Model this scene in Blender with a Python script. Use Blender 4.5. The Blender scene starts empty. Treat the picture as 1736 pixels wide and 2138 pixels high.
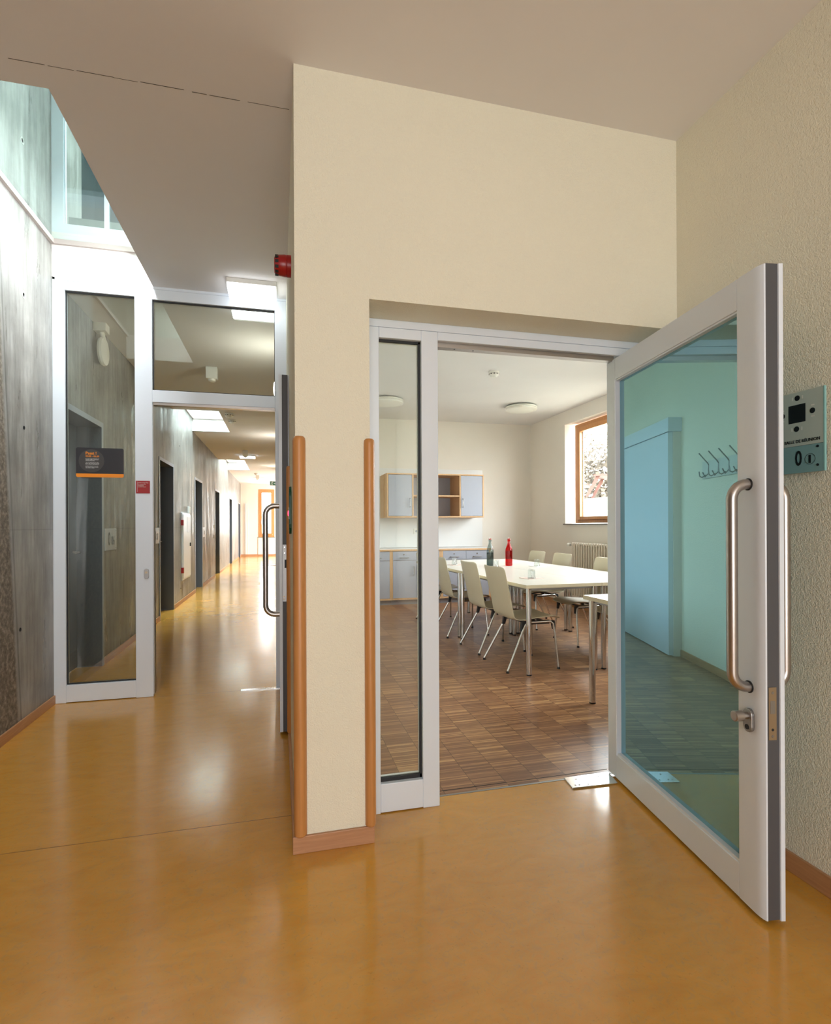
import bpy, bmesh, math, random
from mathutils import Vector, Matrix, Euler
random.seed(7)
S = bpy.context.scene
COL = S.collection
R = math.radians

# ------------------------------------------------------------------ camera
cam_d = bpy.data.cameras.new('camera'); cam = bpy.data.objects.new('camera', cam_d); COL.objects.link(cam)
cam_d.sensor_fit = 'VERTICAL'; cam_d.sensor_height = 36.0; cam_d.sensor_width = 36.0
cam_d.lens = 1119.04 * 36.0 / 2138.0
cam_d.shift_y = 28.34 / 2138.0
cam_d.clip_start = 0.02; cam_d.clip_end = 300
cam.location = (0, 0, 1.25)
yaw, roll = R(14.27138), R(-0.254328)
_f = Vector((math.sin(yaw), math.cos(yaw), 0)); _r0 = Vector((math.cos(yaw), -math.sin(yaw), 0)); _u0 = Vector((0, 0, 1))
_r = _r0 * math.cos(roll) + _u0 * math.sin(roll); _u = _r.cross(_f)
cam.matrix_world = Matrix(((_r.x, _u.x, -_f.x, 0), (_r.y, _u.y, -_f.y, 0), (_r.z, _u.z, -_f.z, 1.25), (0, 0, 0, 1)))
S.camera = cam

# ------------------------------------------------------------------ world, light, exposure
EXPOSURE = 0.0
SKY = 27.0
w = bpy.data.worlds.new('world'); S.world = w; w.use_nodes = True
bg = w.node_tree.nodes['Background']; bg.inputs[0].default_value = (0.93, 0.97, 1.0, 1); bg.inputs[1].default_value = SKY
S.view_settings.view_transform = 'Standard'; S.view_settings.look = 'None'
S.view_settings.exposure = EXPOSURE; S.view_settings.gamma = 1.0; S.view_settings.use_curve_mapping = False
try:
    S.cycles.use_denoising = True; S.cycles.denoiser = 'OPENIMAGEDENOISE'
    S.cycles.max_bounces = 10; S.cycles.diffuse_bounces = 6; S.cycles.transparent_max_bounces = 16
    S.cycles.sample_clamp_indirect = 6.0; S.cycles.caustics_reflective = False; S.cycles.caustics_refractive = False
except Exception: pass

def area(name, loc, rot, sx, sy, power, col=(1, 1, 1), portal=False):
    l = bpy.data.lights.new(name, 'AREA'); l.shape = 'RECTANGLE'; l.size = sx; l.size_y = sy; l.energy = power; l.color = col
    o = bpy.data.objects.new(name, l); COL.objects.link(o); o.location = loc; o.rotation_euler = [R(a) for a in rot]
    if portal: l.cycles.is_portal = True
    return o
# daylight coming down the three light shafts above the corridor, plus added fill
area('skylight_daylight', (-0.68, 3.2, 3.75), (0, 0, 0), 0.4, 2.0, 50, (1.0, 0.98, 0.96))
area('added_shaft_fill', (-0.915, 3.4, 3.15), (0, 37, 0), 0.12, 1.7, 34, (0.97, 0.98, 1.0))  # added lamp, out of view, brightens the concrete below the glass
area('skylight_daylight', (-1.08, 9.7, 5.2), (0, 0, 0), 0.8, 1.8, 430, (0.93, 0.94, 1.0))
area('skylight_daylight', (-1.08, 16.3, 5.2), (0, 0, 0), 0.8, 2.6, 600, (1.0, 0.94, 0.95))
# portals that guide the sky light through the windows
area('window_portal', (4.62, 6.65, 2.03), (0, 90, 0), 1.5, 1.6, 1, portal=True)
area('window_portal', (4.62, 3.93, 2.03), (0, 90, 0), 1.5, 1.6, 1, portal=True)
area('window_portal', (2.52, 20.6, 1.5), (0, 90, 0), 2.2, 3.4, 1, portal=True)
area('window_portal', (-0.52, 23.7, 1.8), (-90, 0, 0), 0.5, 1.9, 1, portal=True)
area('added_hall_fill', (-0.05, -3.585, 1.5), (90, 0, 0), 2.6, 2.2, 140, (0.95, 0.97, 1.0))  # lamp added in front of the closed back wall to light the hall

# ------------------------------------------------------------------ materials
def newmat(name):
    m = bpy.data.materials.new(name); m.use_nodes = True
    nt = m.node_tree; b = nt.nodes['Principled BSDF']; return m, nt, b
def mat(name, col, rough=0.5, metal=0.0, coat=0.0, spec=0.5, trans=0.0, emit=None, estr=0.0):
    m, nt, b = newmat(name)
    b.inputs['Base Color'].default_value = (*col, 1); b.inputs['Roughness'].default_value = rough
    b.inputs['Metallic'].default_value = metal; b.inputs['Coat Weight'].default_value = coat
    b.inputs['Specular IOR Level'].default_value = spec; b.inputs['Transmission Weight'].default_value = trans
    if emit: b.inputs['Emission Color'].default_value = (*emit, 1); b.inputs['Emission Strength'].default_value = estr
    # faint tooth so no surface is perfectly even
    n = nt.nodes.new('ShaderNodeTexNoise'); n.inputs['Scale'].default_value = 60; n.inputs['Detail'].default_value = 3
    tc = nt.nodes.new('ShaderNodeTexCoord'); nt.links.new(tc.outputs['Object'], n.inputs['Vector'])
    mr = nt.nodes.new('ShaderNodeMapRange'); mr.inputs['To Min'].default_value = max(0.02, rough - 0.012); mr.inputs['To Max'].default_value = min(1, rough + 0.012)
    nt.links.new(n.outputs['Fac'], mr.inputs['Value']); nt.links.new(mr.outputs['Result'], b.inputs['Roughness'])
    return m
def N(nt, typ, **kw):
    n = nt.nodes.new(typ)
    for k, v in kw.items():
        if k in n.inputs: n.inputs[k].default_value = v
        else: setattr(n, k, v)
    return n
def ramp(nt, stops):
    r = nt.nodes.new('ShaderNodeValToRGB'); e = r.color_ramp.elements
    while len(e) < len(stops): e.new(0.5)
    for i, (p, c) in enumerate(stops): e[i].position = p; e[i].color = (*c, 1)
    return r
def mapped(nt, scale=(1, 1, 1), coord='Object'):
    tc = nt.nodes.new('ShaderNodeTexCoord'); mp = nt.nodes.new('ShaderNodeMapping'); mp.inputs['Scale'].default_value = scale
    nt.links.new(tc.outputs[coord], mp.inputs['Vector']); return mp.outputs['Vector']
def bump(nt, b, src, strength, dist):
    bm_ = nt.nodes.new('ShaderNodeBump'); bm_.inputs['Strength'].default_value = strength; bm_.inputs['Distance'].default_value = dist
    nt.links.new(src, bm_.inputs['Height']); nt.links.new(bm_.outputs['Normal'], b.inputs['Normal'])

def plaster(name, col, scale=90, strength=0.5, dist=0.004):
    m, nt, b = newmat(name); v = mapped(nt)
    n1 = N(nt, 'ShaderNodeTexNoise', Scale=scale, Detail=4.0, Roughness=0.6); nt.links.new(v, n1.inputs['Vector'])
    n2 = N(nt, 'ShaderNodeTexNoise', Scale=scale * 2.6, Detail=2.0); nt.links.new(v, n2.inputs['Vector'])
    mx = N(nt, 'ShaderNodeMath', operation='ADD'); nt.links.new(n1.outputs['Fac'], mx.inputs[0]); nt.links.new(n2.outputs['Fac'], mx.inputs[1])
    bump(nt, b, mx.outputs[0], strength, dist)
    n3 = N(nt, 'ShaderNodeTexNoise', Scale=1.3, Detail=3.0); nt.links.new(v, n3.inputs['Vector'])
    r = ramp(nt, [(0.3, tuple(c * 0.96 for c in col)), (0.7, col)]); nt.links.new(n3.outputs['Fac'], r.inputs[0])
    nt.links.new(r.outputs[0], b.inputs['Base Color']); b.inputs['Roughness'].default_value = 0.85
    b.inputs['Specular IOR Level'].default_value = 0.25
    return m
M = {}
M['plaster'] = plaster('cream_plaster', (0.825, 0.80, 0.66), 80, 0.6, 0.005)
M['ceil'] = plaster('ceiling_paint', (0.78, 0.77, 0.77), 40, 0.1, 0.001)
M['white_wall'] = plaster('white_wall_paint', (0.84, 0.80, 0.74), 120, 0.15, 0.002)
M['white_end'] = plaster('shaft_paint', (0.86, 0.84, 0.81), 120, 0.1, 0.002)

def concrete():
    m, nt, b = newmat('board_concrete'); L = nt.links
    v = mapped(nt); vs = mapped(nt, (1, 3.5, 0.55)); vf = mapped(nt, (1, 9, 0.9))
    a = N(nt, 'ShaderNodeTexNoise', Scale=2.2, Detail=9.0, Roughness=0.62); L.new(v, a.inputs['Vector'])
    s = N(nt, 'ShaderNodeTexNoise', Scale=2.0, Detail=8.0, Roughness=0.65, Distortion=0.5); L.new(vs, s.inputs['Vector'])
    f = N(nt, 'ShaderNodeTexNoise', Scale=2.4, Detail=7.0, Roughness=0.7); L.new(vf, f.inputs['Vector'])
    ad = N(nt, 'ShaderNodeMath', operation='ADD'); L.new(a.outputs['Fac'], ad.inputs[0]); L.new(s.outputs['Fac'], ad.inputs[1])
    ad2 = N(nt, 'ShaderNodeMath', operation='ADD'); L.new(ad.outputs[0], ad2.inputs[0]); L.new(f.outputs['Fac'], ad2.inputs[1])
    mr = N(nt, 'ShaderNodeMapRange'); mr.inputs['From Min'].default_value = 1.05; mr.inputs['From Max'].default_value = 1.95; L.new(ad2.outputs[0], mr.inputs['Value'])
    r = ramp(nt, [(0.0, (0.11, 0.106, 0.10)), (0.42, (0.23, 0.225, 0.212)), (0.7, (0.33, 0.325, 0.31)), (1.0, (0.47, 0.465, 0.45))]); L.new(mr.outputs[0], r.inputs[0])
    # rough exposed aggregate up to a leaning joint line
    tc = N(nt, 'ShaderNodeTexCoord'); sx = N(nt, 'ShaderNodeSeparateXYZ'); L.new(tc.outputs['Object'], sx.inputs[0])
    zz = N(nt, 'ShaderNodeMath', operation='MULTIPLY'); L.new(sx.outputs['Z'], zz.inputs[0]); zz.inputs[1].default_value = 0.085
    yy = N(nt, 'ShaderNodeMath', operation='ADD'); L.new(sx.outputs['Y'], yy.inputs[0]); L.new(zz.outputs[0], yy.inputs[1])
    lt = N(nt, 'ShaderNodeMapRange'); lt.inputs['From Min'].default_value = 3.80; lt.inputs['From Max'].default_value = 3.76; L.new(yy.outputs[0], lt.inputs['Value'])
    g = N(nt, 'ShaderNodeTexVoronoi', Scale=75.0); L.new(v, g.inputs['Vector'])
    gn = N(nt, 'ShaderNodeTexNoise', Scale=35.0, Detail=6.0, Roughness=0.7); L.new(v, gn.inputs['Vector'])
    gr = ramp(nt, [(0.25, (0.06, 0.05, 0.04)), (0.5, (0.20, 0.17, 0.135)), (0.75, (0.44, 0.39, 0.32))]); L.new(gn.outputs['Fac'], gr.inputs[0])
    mixc = N(nt, 'ShaderNodeMix', data_type='RGBA'); L.new(lt.outputs[0], mixc.inputs['Factor']); L.new(r.outputs[0], mixc.inputs[6]); L.new(gr.outputs[0], mixc.inputs[7])
    # joint lines: the leaning one and formwork joints
    j = N(nt, 'ShaderNodeMath', operation='SUBTRACT'); L.new(yy.outputs[0], j.inputs[0]); j.inputs[1].default_value = 3.815
    ja = N(nt, 'ShaderNodeMath', operation='ABSOLUTE'); L.new(j.outputs[0], ja.inputs[0])
    jr = N(nt, 'ShaderNodeMapRange'); jr.inputs['From Min'].default_value = 0.004; jr.inputs['From Max'].default_value = 0.012; jr.inputs['To Min'].default_value = 0.62; jr.inputs['To Max'].default_value = 1.0; L.new(ja.outputs[0], jr.inputs['Value'])
    hz = N(nt, 'ShaderNodeMath', operation='SUBTRACT'); L.new(sx.outputs['Z'], hz.inputs[0]); hz.inputs[1].default_value = 1.235
    ha = N(nt, 'ShaderNodeMath', operation='ABSOLUTE'); L.new(hz.outputs[0], ha.inputs[0])
    hr = N(nt, 'ShaderNodeMapRange'); hr.inputs['From Min'].default_value = 0.001; hr.inputs['From Max'].default_value = 0.006; hr.inputs['To Min'].default_value = 0.78; hr.inputs['To Max'].default_value = 1.0; L.new(ha.outputs[0], hr.inputs['Value'])
    # vertical panel bands of slightly different tone
    yb = N(nt, 'ShaderNodeMath', operation='DIVIDE'); L.new(sx.outputs['Y'], yb.inputs[0]); yb.inputs[1].default_value = 0.62
    fl = N(nt, 'ShaderNodeMath', operation='FLOOR'); L.new(yb.outputs[0], fl.inputs[0])
    wn = N(nt, 'ShaderNodeTexWhiteNoise', noise_dimensions='1D'); L.new(fl.outputs[0], wn.inputs['W'])
    wr = N(nt, 'ShaderNodeMapRange'); wr.inputs['To Min'].default_value = 0.86; wr.inputs['To Max'].default_value = 1.1; L.new(wn.outputs['Value'], wr.inputs['Value'])
    m1 = N(nt, 'ShaderNodeMath', operation='MULTIPLY'); L.new(jr.outputs[0], m1.inputs[0]); L.new(hr.outputs[0], m1.inputs[1])
    m2 = N(nt, 'ShaderNodeMath', operation='MULTIPLY'); L.new(m1.outputs[0], m2.inputs[0]); L.new(wr.outputs[0], m2.inputs[1])
    fin = N(nt, 'ShaderNodeVectorMath', operation='SCALE'); L.new(mixc.outputs[2], fin.inputs[0]); L.new(m2.outputs[0], fin.inputs['Scale'])
    L.new(fin.outputs[0], b.inputs['Base Color'])
    rr = N(nt, 'ShaderNodeMapRange'); rr.inputs['From Min'].default_value = 0.35; rr.inputs['From Max'].default_value = 0.65; rr.inputs['To Min'].default_value = 0.26; rr.inputs['To Max'].default_value = 0.6; L.new(s.outputs['Fac'], rr.inputs['Value'])
    ra = N(nt, 'ShaderNodeMath', operation='MAXIMUM'); L.new(rr.outputs[0], ra.inputs[0]); L.new(lt.outputs[0], ra.inputs[1]); L.new(ra.outputs[0], b.inputs['Roughness'])
    gb = N(nt, 'ShaderNodeMath', operation='MULTIPLY'); L.new(gn.outputs['Fac'], gb.inputs[0]); L.new(lt.outputs[0], gb.inputs[1])
    fb = N(nt, 'ShaderNodeMath', operation='MULTIPLY_ADD'); L.new(f.outputs['Fac'], fb.inputs[0]); fb.inputs[1].default_value = 0.12; L.new(gb.outputs[0], fb.inputs[2])
    bump(nt, b, fb.outputs[0], 0.7, 0.012)
    return m
M['concrete'] = concrete()

def linoleum():
    m, nt, b = newmat('orange_linoleum'); L = nt.links
    v = mapped(nt); vs = mapped(nt, (1, 2.2, 1))
    a = N(nt, 'ShaderNodeTexNoise', Scale=5.0, Detail=8.0, Roughness=0.62, Distortion=1.2); L.new(vs, a.inputs['Vector'])
    c = N(nt, 'ShaderNodeTexNoise', Scale=26.0, Detail=8.0, Roughness=0.7, Distortion=2.0); L.new(v, c.inputs['Vector'])
    s = N(nt, 'ShaderNodeTexNoise', Scale=85.0, Detail=4.0, Roughness=0.6, Distortion=1.0); L.new(v, s.inputs['Vector'])
    r1 = ramp(nt, [(0.3, (0.52, 0.235, 0.030)), (0.52, (0.61, 0.30, 0.042)), (0.72, (0.69, 0.335, 0.058))]); L.new(a.outputs['Fac'], r1.inputs[0])
    r2 = ramp(nt, [(0.35, (0.45, 0.28, 0.09)), (0.47, (0.59, 0.31, 0.055)), (0.6, (0.63, 0.285, 0.038)), (0.75, (0.72, 0.29, 0.048))]); L.new(c.outputs['Fac'], r2.inputs[0])
    mx = N(nt, 'ShaderNodeMix', data_type='RGBA'); mx.inputs['Factor'].default_value = 0.5; L.new(r1.outputs[0], mx.inputs[6]); L.new(r2.outputs[0], mx.inputs[7])
    sp = ramp(nt, [(0.62, (1, 1, 1)), (0.72, (0.62, 0.66, 0.75))]); L.new(s.outputs['Fac'], sp.inputs[0])
    mm = N(nt, 'ShaderNodeMix', data_type='RGBA', blend_type='MULTIPLY'); mm.inputs['Factor'].default_value = 0.55; L.new(mx.outputs[2], mm.inputs[6]); L.new(sp.outputs[0], mm.inputs[7])
    L.new(mm.outputs[2], b.inputs['Base Color'])
    w_ = N(nt, 'ShaderNodeTexNoise', Scale=1.6, Detail=5.0, Roughness=0.6); L.new(v, w_.inputs['Vector'])
    rr = N(nt, 'ShaderNodeMapRange'); rr.inputs['From Min'].default_value = 0.3; rr.inputs['From Max'].default_value = 0.7; rr.inputs['To Min'].default_value = 0.15; rr.inputs['To Max'].default_value = 0.27; L.new(w_.outputs['Fac'], rr.inputs['Value'])
    L.new(rr.outputs[0], b.inputs['Roughness'])
    b.inputs['Specular IOR Level'].default_value = 0.6; b.inputs['Coat Weight'].default_value = 0.35; b.inputs['Coat Roughness'].default_value = 0.13; b.inputs['Coat IOR'].default_value = 1.6
    vb = mapped(nt, (1, 1, 1)); nb = N(nt, 'ShaderNodeTexNoise', Scale=7.0, Detail=3.0); L.new(vb, nb.inputs['Vector'])
    bump(nt, b, nb.outputs['Fac'], 0.05, 0.02)
    return m
M['lino'] = linoleum()

def parquet():
    m, nt, b = newmat('industrial_parquet'); L = nt.links
    tc = N(nt, 'ShaderNodeTexCoord'); sx = N(nt, 'ShaderNodeSeparateXYZ'); L.new(tc.outputs['Object'], sx.inputs[0])
    def cell(src, size, off=0.0):
        d = N(nt, 'ShaderNodeMath', operation='MULTIPLY_ADD'); L.new(src, d.inputs[0]); d.inputs[1].default_value = 1 / size; d.inputs[2].default_value = off
        fl = N(nt, 'ShaderNodeMath', operation='FLOOR'); L.new(d.outputs[0], fl.inputs[0])
        fr = N(nt, 'ShaderNodeMath', operation='FRACT'); L.new(d.outputs[0], fr.inputs[0]); return fl.outputs[0], fr.outputs[0]
    ix, fx = cell(sx.outputs['X'], 0.16, 0.36); iy, fy = cell(sx.outputs['Y'], 0.0105); ty, fty = cell(sx.outputs['Y'], 0.30)
    cb = N(nt, 'ShaderNodeCombineXYZ'); L.new(ix, cb.inputs[0]); L.new(iy, cb.inputs[1])
    wn = N(nt, 'ShaderNodeTexWhiteNoise', noise_dimensions='2D'); L.new(cb.outputs[0], wn.inputs['Vector'])
    cb2 = N(nt, 'ShaderNodeCombineXYZ'); L.new(ix, cb2.inputs[0]); L.new(ty, cb2.inputs[1])
    wt = N(nt, 'ShaderNodeTexWhiteNoise', noise_dimensions='2D'); L.new(cb2.outputs[0], wt.inputs['Vector'])
    vs = mapped(nt, (4, 70, 1)); gn = N(nt, 'ShaderNodeTexNoise', Scale=3.0, Detail=5.0, Roughness=0.6); L.new(vs, gn.inputs['Vector'])
    a1 = N(nt, 'ShaderNodeMath', operation='MULTIPLY_ADD'); L.new(wt.outputs['Value'], a1.inputs[0]); a1.inputs[1].default_value = 0.28; L.new(gn.outputs['Fac'], a1.inputs[2])
    pw = N(nt, 'ShaderNodeMath', operation='POWER'); L.new(wn.outputs['Value'], pw.inputs[0]); pw.inputs[1].default_value = 1.6
    a2 = N(nt, 'ShaderNodeMath', operation='MULTIPLY_ADD'); L.new(pw.outputs[0], a2.inputs[0]); a2.inputs[1].default_value = 0.6; L.new(a1.outputs[0], a2.inputs[2])
    mr = N(nt, 'ShaderNodeMapRange'); mr.inputs['From Min'].default_value = 0.35; mr.inputs['From Max'].default_value = 1.35; L.new(a2.outputs[0], mr.inputs['Value'])
    r = ramp(nt, [(0.0, (0.13, 0.056, 0.03)), (0.4, (0.24, 0.112, 0.056)), (0.75, (0.38, 0.195, 0.095)), (1.0, (0.60, 0.36, 0.17))]); L.new(mr.outputs[0], r.inputs[0])
    e1 = N(nt, 'ShaderNodeMath', operation='GREATER_THAN'); L.new(fx, e1.inputs[0]); e1.inputs[1].default_value = 0.018
    e3 = N(nt, 'ShaderNodeMapRange'); e3.inputs['To Min'].default_value = 0.35; e3.inputs['To Max'].default_value = 1.0; L.new(e1.outputs[0], e3.inputs['Value'])
    sc = N(nt, 'ShaderNodeVectorMath', operation='SCALE'); L.new(r.outputs[0], sc.inputs[0]); L.new(e3.outputs[0], sc.inputs['Scale'])
    L.new(sc.outputs[0], b.inputs['Base Color']); b.inputs['Roughness'].default_value = 0.3; b.inputs['Specular IOR Level'].default_value = 0.5
    return m
M['parquet'] = parquet()

def wood(name, c1, c2, axis=2, rough=0.4, scale=6):
    m, nt, b = newmat(name); L = nt.links
    sc = [22, 22, 22]; sc[axis] = 1.2; v = mapped(nt, tuple(sc))
    n = N(nt, 'ShaderNodeTexNoise', Scale=scale, Detail=6.0, Roughness=0.65, Distortion=0.6); L.new(v, n.inputs['Vector'])
    r = ramp(nt, [(0.3, c1), (0.7, c2)]); L.new(n.outputs['Fac'], r.inputs[0]); L.new(r.outputs[0], b.inputs['Base Color'])
    b.inputs['Roughness'].default_value = rough; bump(nt, b, n.outputs['Fac'], 0.08, 0.002); return m
M['beech'] = wood('beech_upright', (0.44, 0.19, 0.055), (0.56, 0.26, 0.085), 2, 0.35, 2)
M['beech_x'] = wood('beech_crosswise', (0.38, 0.19, 0.095), (0.52, 0.28, 0.15), 0, 0.45, 3)
M['beech_y'] = wood('beech_lengthwise', (0.40, 0.20, 0.09), (0.54, 0.29, 0.14), 1, 0.45, 3)
M['cab_wood'] = wood('cabinet_beech', (0.55, 0.33, 0.17), (0.66, 0.43, 0.24), 2, 0.45, 3)
M['win_wood'] = wood('window_pine', (0.50, 0.22, 0.08), (0.62, 0.30, 0.12), 2, 0.4, 3)
M['white'] = mat('white_lacquered_metal', (0.73, 0.80, 0.88), 0.28)
M['white_plastic'] = mat('white_plastic', (0.82, 0.82, 0.78), 0.45)
M['gasket'] = mat('black_gasket', (0.012, 0.013, 0.015), 0.6)
M['edge_grey'] = mat('grey_door_edge', (0.075, 0.077, 0.085), 0.5)
M['steel'] = mat('brushed_steel', (0.46, 0.43, 0.41), 0.32, 1.0)
M['steel_dull'] = mat('dull_steel', (0.34, 0.335, 0.33), 0.42, 1.0)
M['brass'] = mat('bronze_lockplate', (0.45, 0.36, 0.25), 0.4, 1.0)
M['chrome'] = mat('chrome', (0.60, 0.59, 0.58), 0.08, 1.0)
M['shiny_plate'] = mat('polished_steel_plate', (0.80, 0.84, 0.86), 0.14, 1.0)
M['door_grey'] = mat('slate_grey_door', (0.085, 0.105, 0.13), 0.4)
M['frame_grey'] = mat('slate_grey_frame', (0.10, 0.115, 0.14), 0.38)
M['frame_light'] = mat('frame_lip', (0.38, 0.42, 0.50), 0.35)
M['grey_front'] = mat('grey_cabinet_front', (0.37, 0.39, 0.46), 0.5)
M['black'] = mat('black_plastic', (0.015, 0.015, 0.017), 0.5)
M['shell'] = mat('cream_chair_shell', (0.63, 0.58, 0.44), 0.34)
M['table'] = mat('white_tabletop', (0.84, 0.82, 0.76), 0.26)
M['table_edge'] = mat('cream_table_edge', (0.66, 0.60, 0.44), 0.45)
M['red'] = mat('red_plastic', (0.36, 0.008, 0.010), 0.3)
M['red_sign'] = mat('red_sign', (0.33, 0.006, 0.008), 0.35)
M['green_sign'] = mat('dark_green_plastic', (0.0, 0.075, 0.035), 0.4)
M['orange'] = mat('orange_print', (0.80, 0.25, 0.012), 0.4)
M['anthracite'] = mat('anthracite_print', (0.022, 0.022, 0.027), 0.35)
M['dark_disc'] = mat('dark_grey_print', (0.050, 0.048, 0.048), 0.35)
M['print_white'] = mat('white_print', (0.75, 0.75, 0.75), 0.5)
M['pale_print'] = mat('pale_print', (0.62, 0.65, 0.60), 0.4)
M['ink'] = mat('black_print', (0.006, 0.009, 0.012), 0.5)
M['grey_ink'] = mat('grey_print', (0.16, 0.17, 0.18), 0.5)
M['sign_glass'] = mat('frosted_glass_sign', (0.46, 0.54, 0.50), 0.25, coat=0.3)
M['sign_teal'] = mat('teal_sign_panel', (0.21, 0.38, 0.40), 0.3, coat=0.3)
M['sign_edge'] = mat('sign_glass_edge', (0.25, 0.50, 0.49), 0.2)
M['plate_white'] = mat('pale_number_plate', (0.56, 0.60, 0.68), 0.3)
M['radiator'] = mat('radiator_enamel', (0.74, 0.69, 0.60), 0.35)
M['sill'] = mat('dark_sill', (0.035, 0.028, 0.028), 0.4)
M['kick'] = mat('grey_plinth', (0.26, 0.25, 0.27), 0.5)
M['shade'] = mat('opal_lamp_shade', (0.82, 0.82, 0.76), 0.35, coat=0.2)
M['lamp_on'] = mat('lit_diffuser', (0.9, 0.9, 0.9), 0.4, emit=(0.93, 0.97, 1.0), estr=5.5)
M['lamp_warm'] = mat('lit_wall_lamp', (0.9, 0.9, 0.9), 0.4, emit=(1.0, 0.93, 0.8), estr=35.0)
M['led'] = mat('red_led', (0.9, 0.05, 0.1), 0.4, emit=(1.0, 0.05, 0.15), estr=2.0)
M['splash'] = mat('white_splashback', (0.78, 0.79, 0.80), 0.3)
M['paper'] = mat('printed_paper', (0.72, 0.55, 0.50), 0.6)
M['bench_red'] = mat('painted_bench', (0.075, 0.018, 0.010), 0.6)
M['ground'] = mat('pale_ground', (0.42, 0.42, 0.36), 0.9)
M['hedge'] = mat('hedge_leaf', (0.10, 0.078, 0.055), 0.8)
M['dark_blue'] = mat('dark_blue_panel', (0.03, 0.055, 0.075), 0.5)
M['pale_grey'] = mat('pale_grey_panel', (0.30, 0.31, 0.31), 0.6)
M['ext_wall'] = mat('outer_wall', (0.5, 0.5, 0.48), 0.8)

def schlick(nt, f0, k, add=0.0):
    L = nt.links; lw = N(nt, 'ShaderNodeLayerWeight'); lw.inputs['Blend'].default_value = 0.5
    pw = N(nt, 'ShaderNodeMath', operation='POWER'); L.new(lw.outputs['Facing'], pw.inputs[0]); pw.inputs[1].default_value = 5.0
    ma = N(nt, 'ShaderNodeMath', operation='MULTIPLY_ADD'); ma.use_clamp = True; L.new(pw.outputs[0], ma.inputs[0]); ma.inputs[1].default_value = (1 - f0) * k; ma.inputs[2].default_value = f0 * k + add
    return ma
def glass(name, tint, refl=1.0, gloss=(1, 1, 1), ior=1.5):
    m = bpy.data.materials.new(name); m.use_nodes = True; nt = m.node_tree; nt.nodes.clear(); L = nt.links
    out = N(nt, 'ShaderNodeOutputMaterial'); t = N(nt, 'ShaderNodeBsdfTransparent'); t.inputs[0].default_value = (*tint, 1)
    g = N(nt, 'ShaderNodeBsdfGlossy'); g.inputs['Roughness'].default_value = 0.01; g.inputs[0].default_value = (*gloss, 1)
    mu = schlick(nt, ((ior - 1) / (ior + 1)) ** 2, refl)
    mx = N(nt, 'ShaderNodeMixShader'); L.new(mu.outputs[0], mx.inputs[0]); L.new(t.outputs[0], mx.inputs[1]); L.new(g.outputs[0], mx.inputs[2])
    L.new(mx.outputs[0], out.inputs[0]); return m
M['glass'] = glass('clear_glass', (0.955, 0.975, 0.965), 1.0)
M['glass_green'] = glass('greenish_glass', (0.945, 0.985, 0.96), 2.0)
M['glass_teal'] = glass('teal_floor_glass', (0.88, 0.965, 0.955), 0.9)
M['tumbler'] = glass('tumbler_glass', (0.93, 0.95, 0.95), 1.3, ior=1.6)
M['bottle_clear'] = glass('grey_bottle_glass', (0.55, 0.63, 0.63), 1.2)
M['water'] = glass('bottle_water', (0.35, 0.42, 0.41), 0.3)
M['bottle_red'] = glass('red_bottle_glass', (0.90, 0.02, 0.02), 1.2, (1, 0.6, 0.6))
M['water_red'] = glass('red_water', (0.72, 0.01, 0.01), 0.3)

def door_glass():
    m, nt, b = newmat('teal_laminated_glass'); L = nt.links
    b.inputs['Base Color'].default_value = (0.05, 0.175, 0.19, 1); b.inputs['Roughness'].default_value = 0.5
    g = N(nt, 'ShaderNodeBsdfGlossy'); g.inputs['Roughness'].default_value = 0.012; g.inputs[0].default_value = (0.40, 0.70, 0.82, 1)
    ma = schlick(nt, 0.04, 1.0, 0.46)
    mx = N(nt, 'ShaderNodeMixShader'); L.new(ma.outputs[0], mx.inputs[0]); L.new(b.outputs[0], mx.inputs[1]); L.new(g.outputs[0], mx.inputs[2])
    L.new(mx.outputs[0], nt.nodes['Material Output'].inputs[0]); return m
M['door_glass'] = door_glass()

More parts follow.
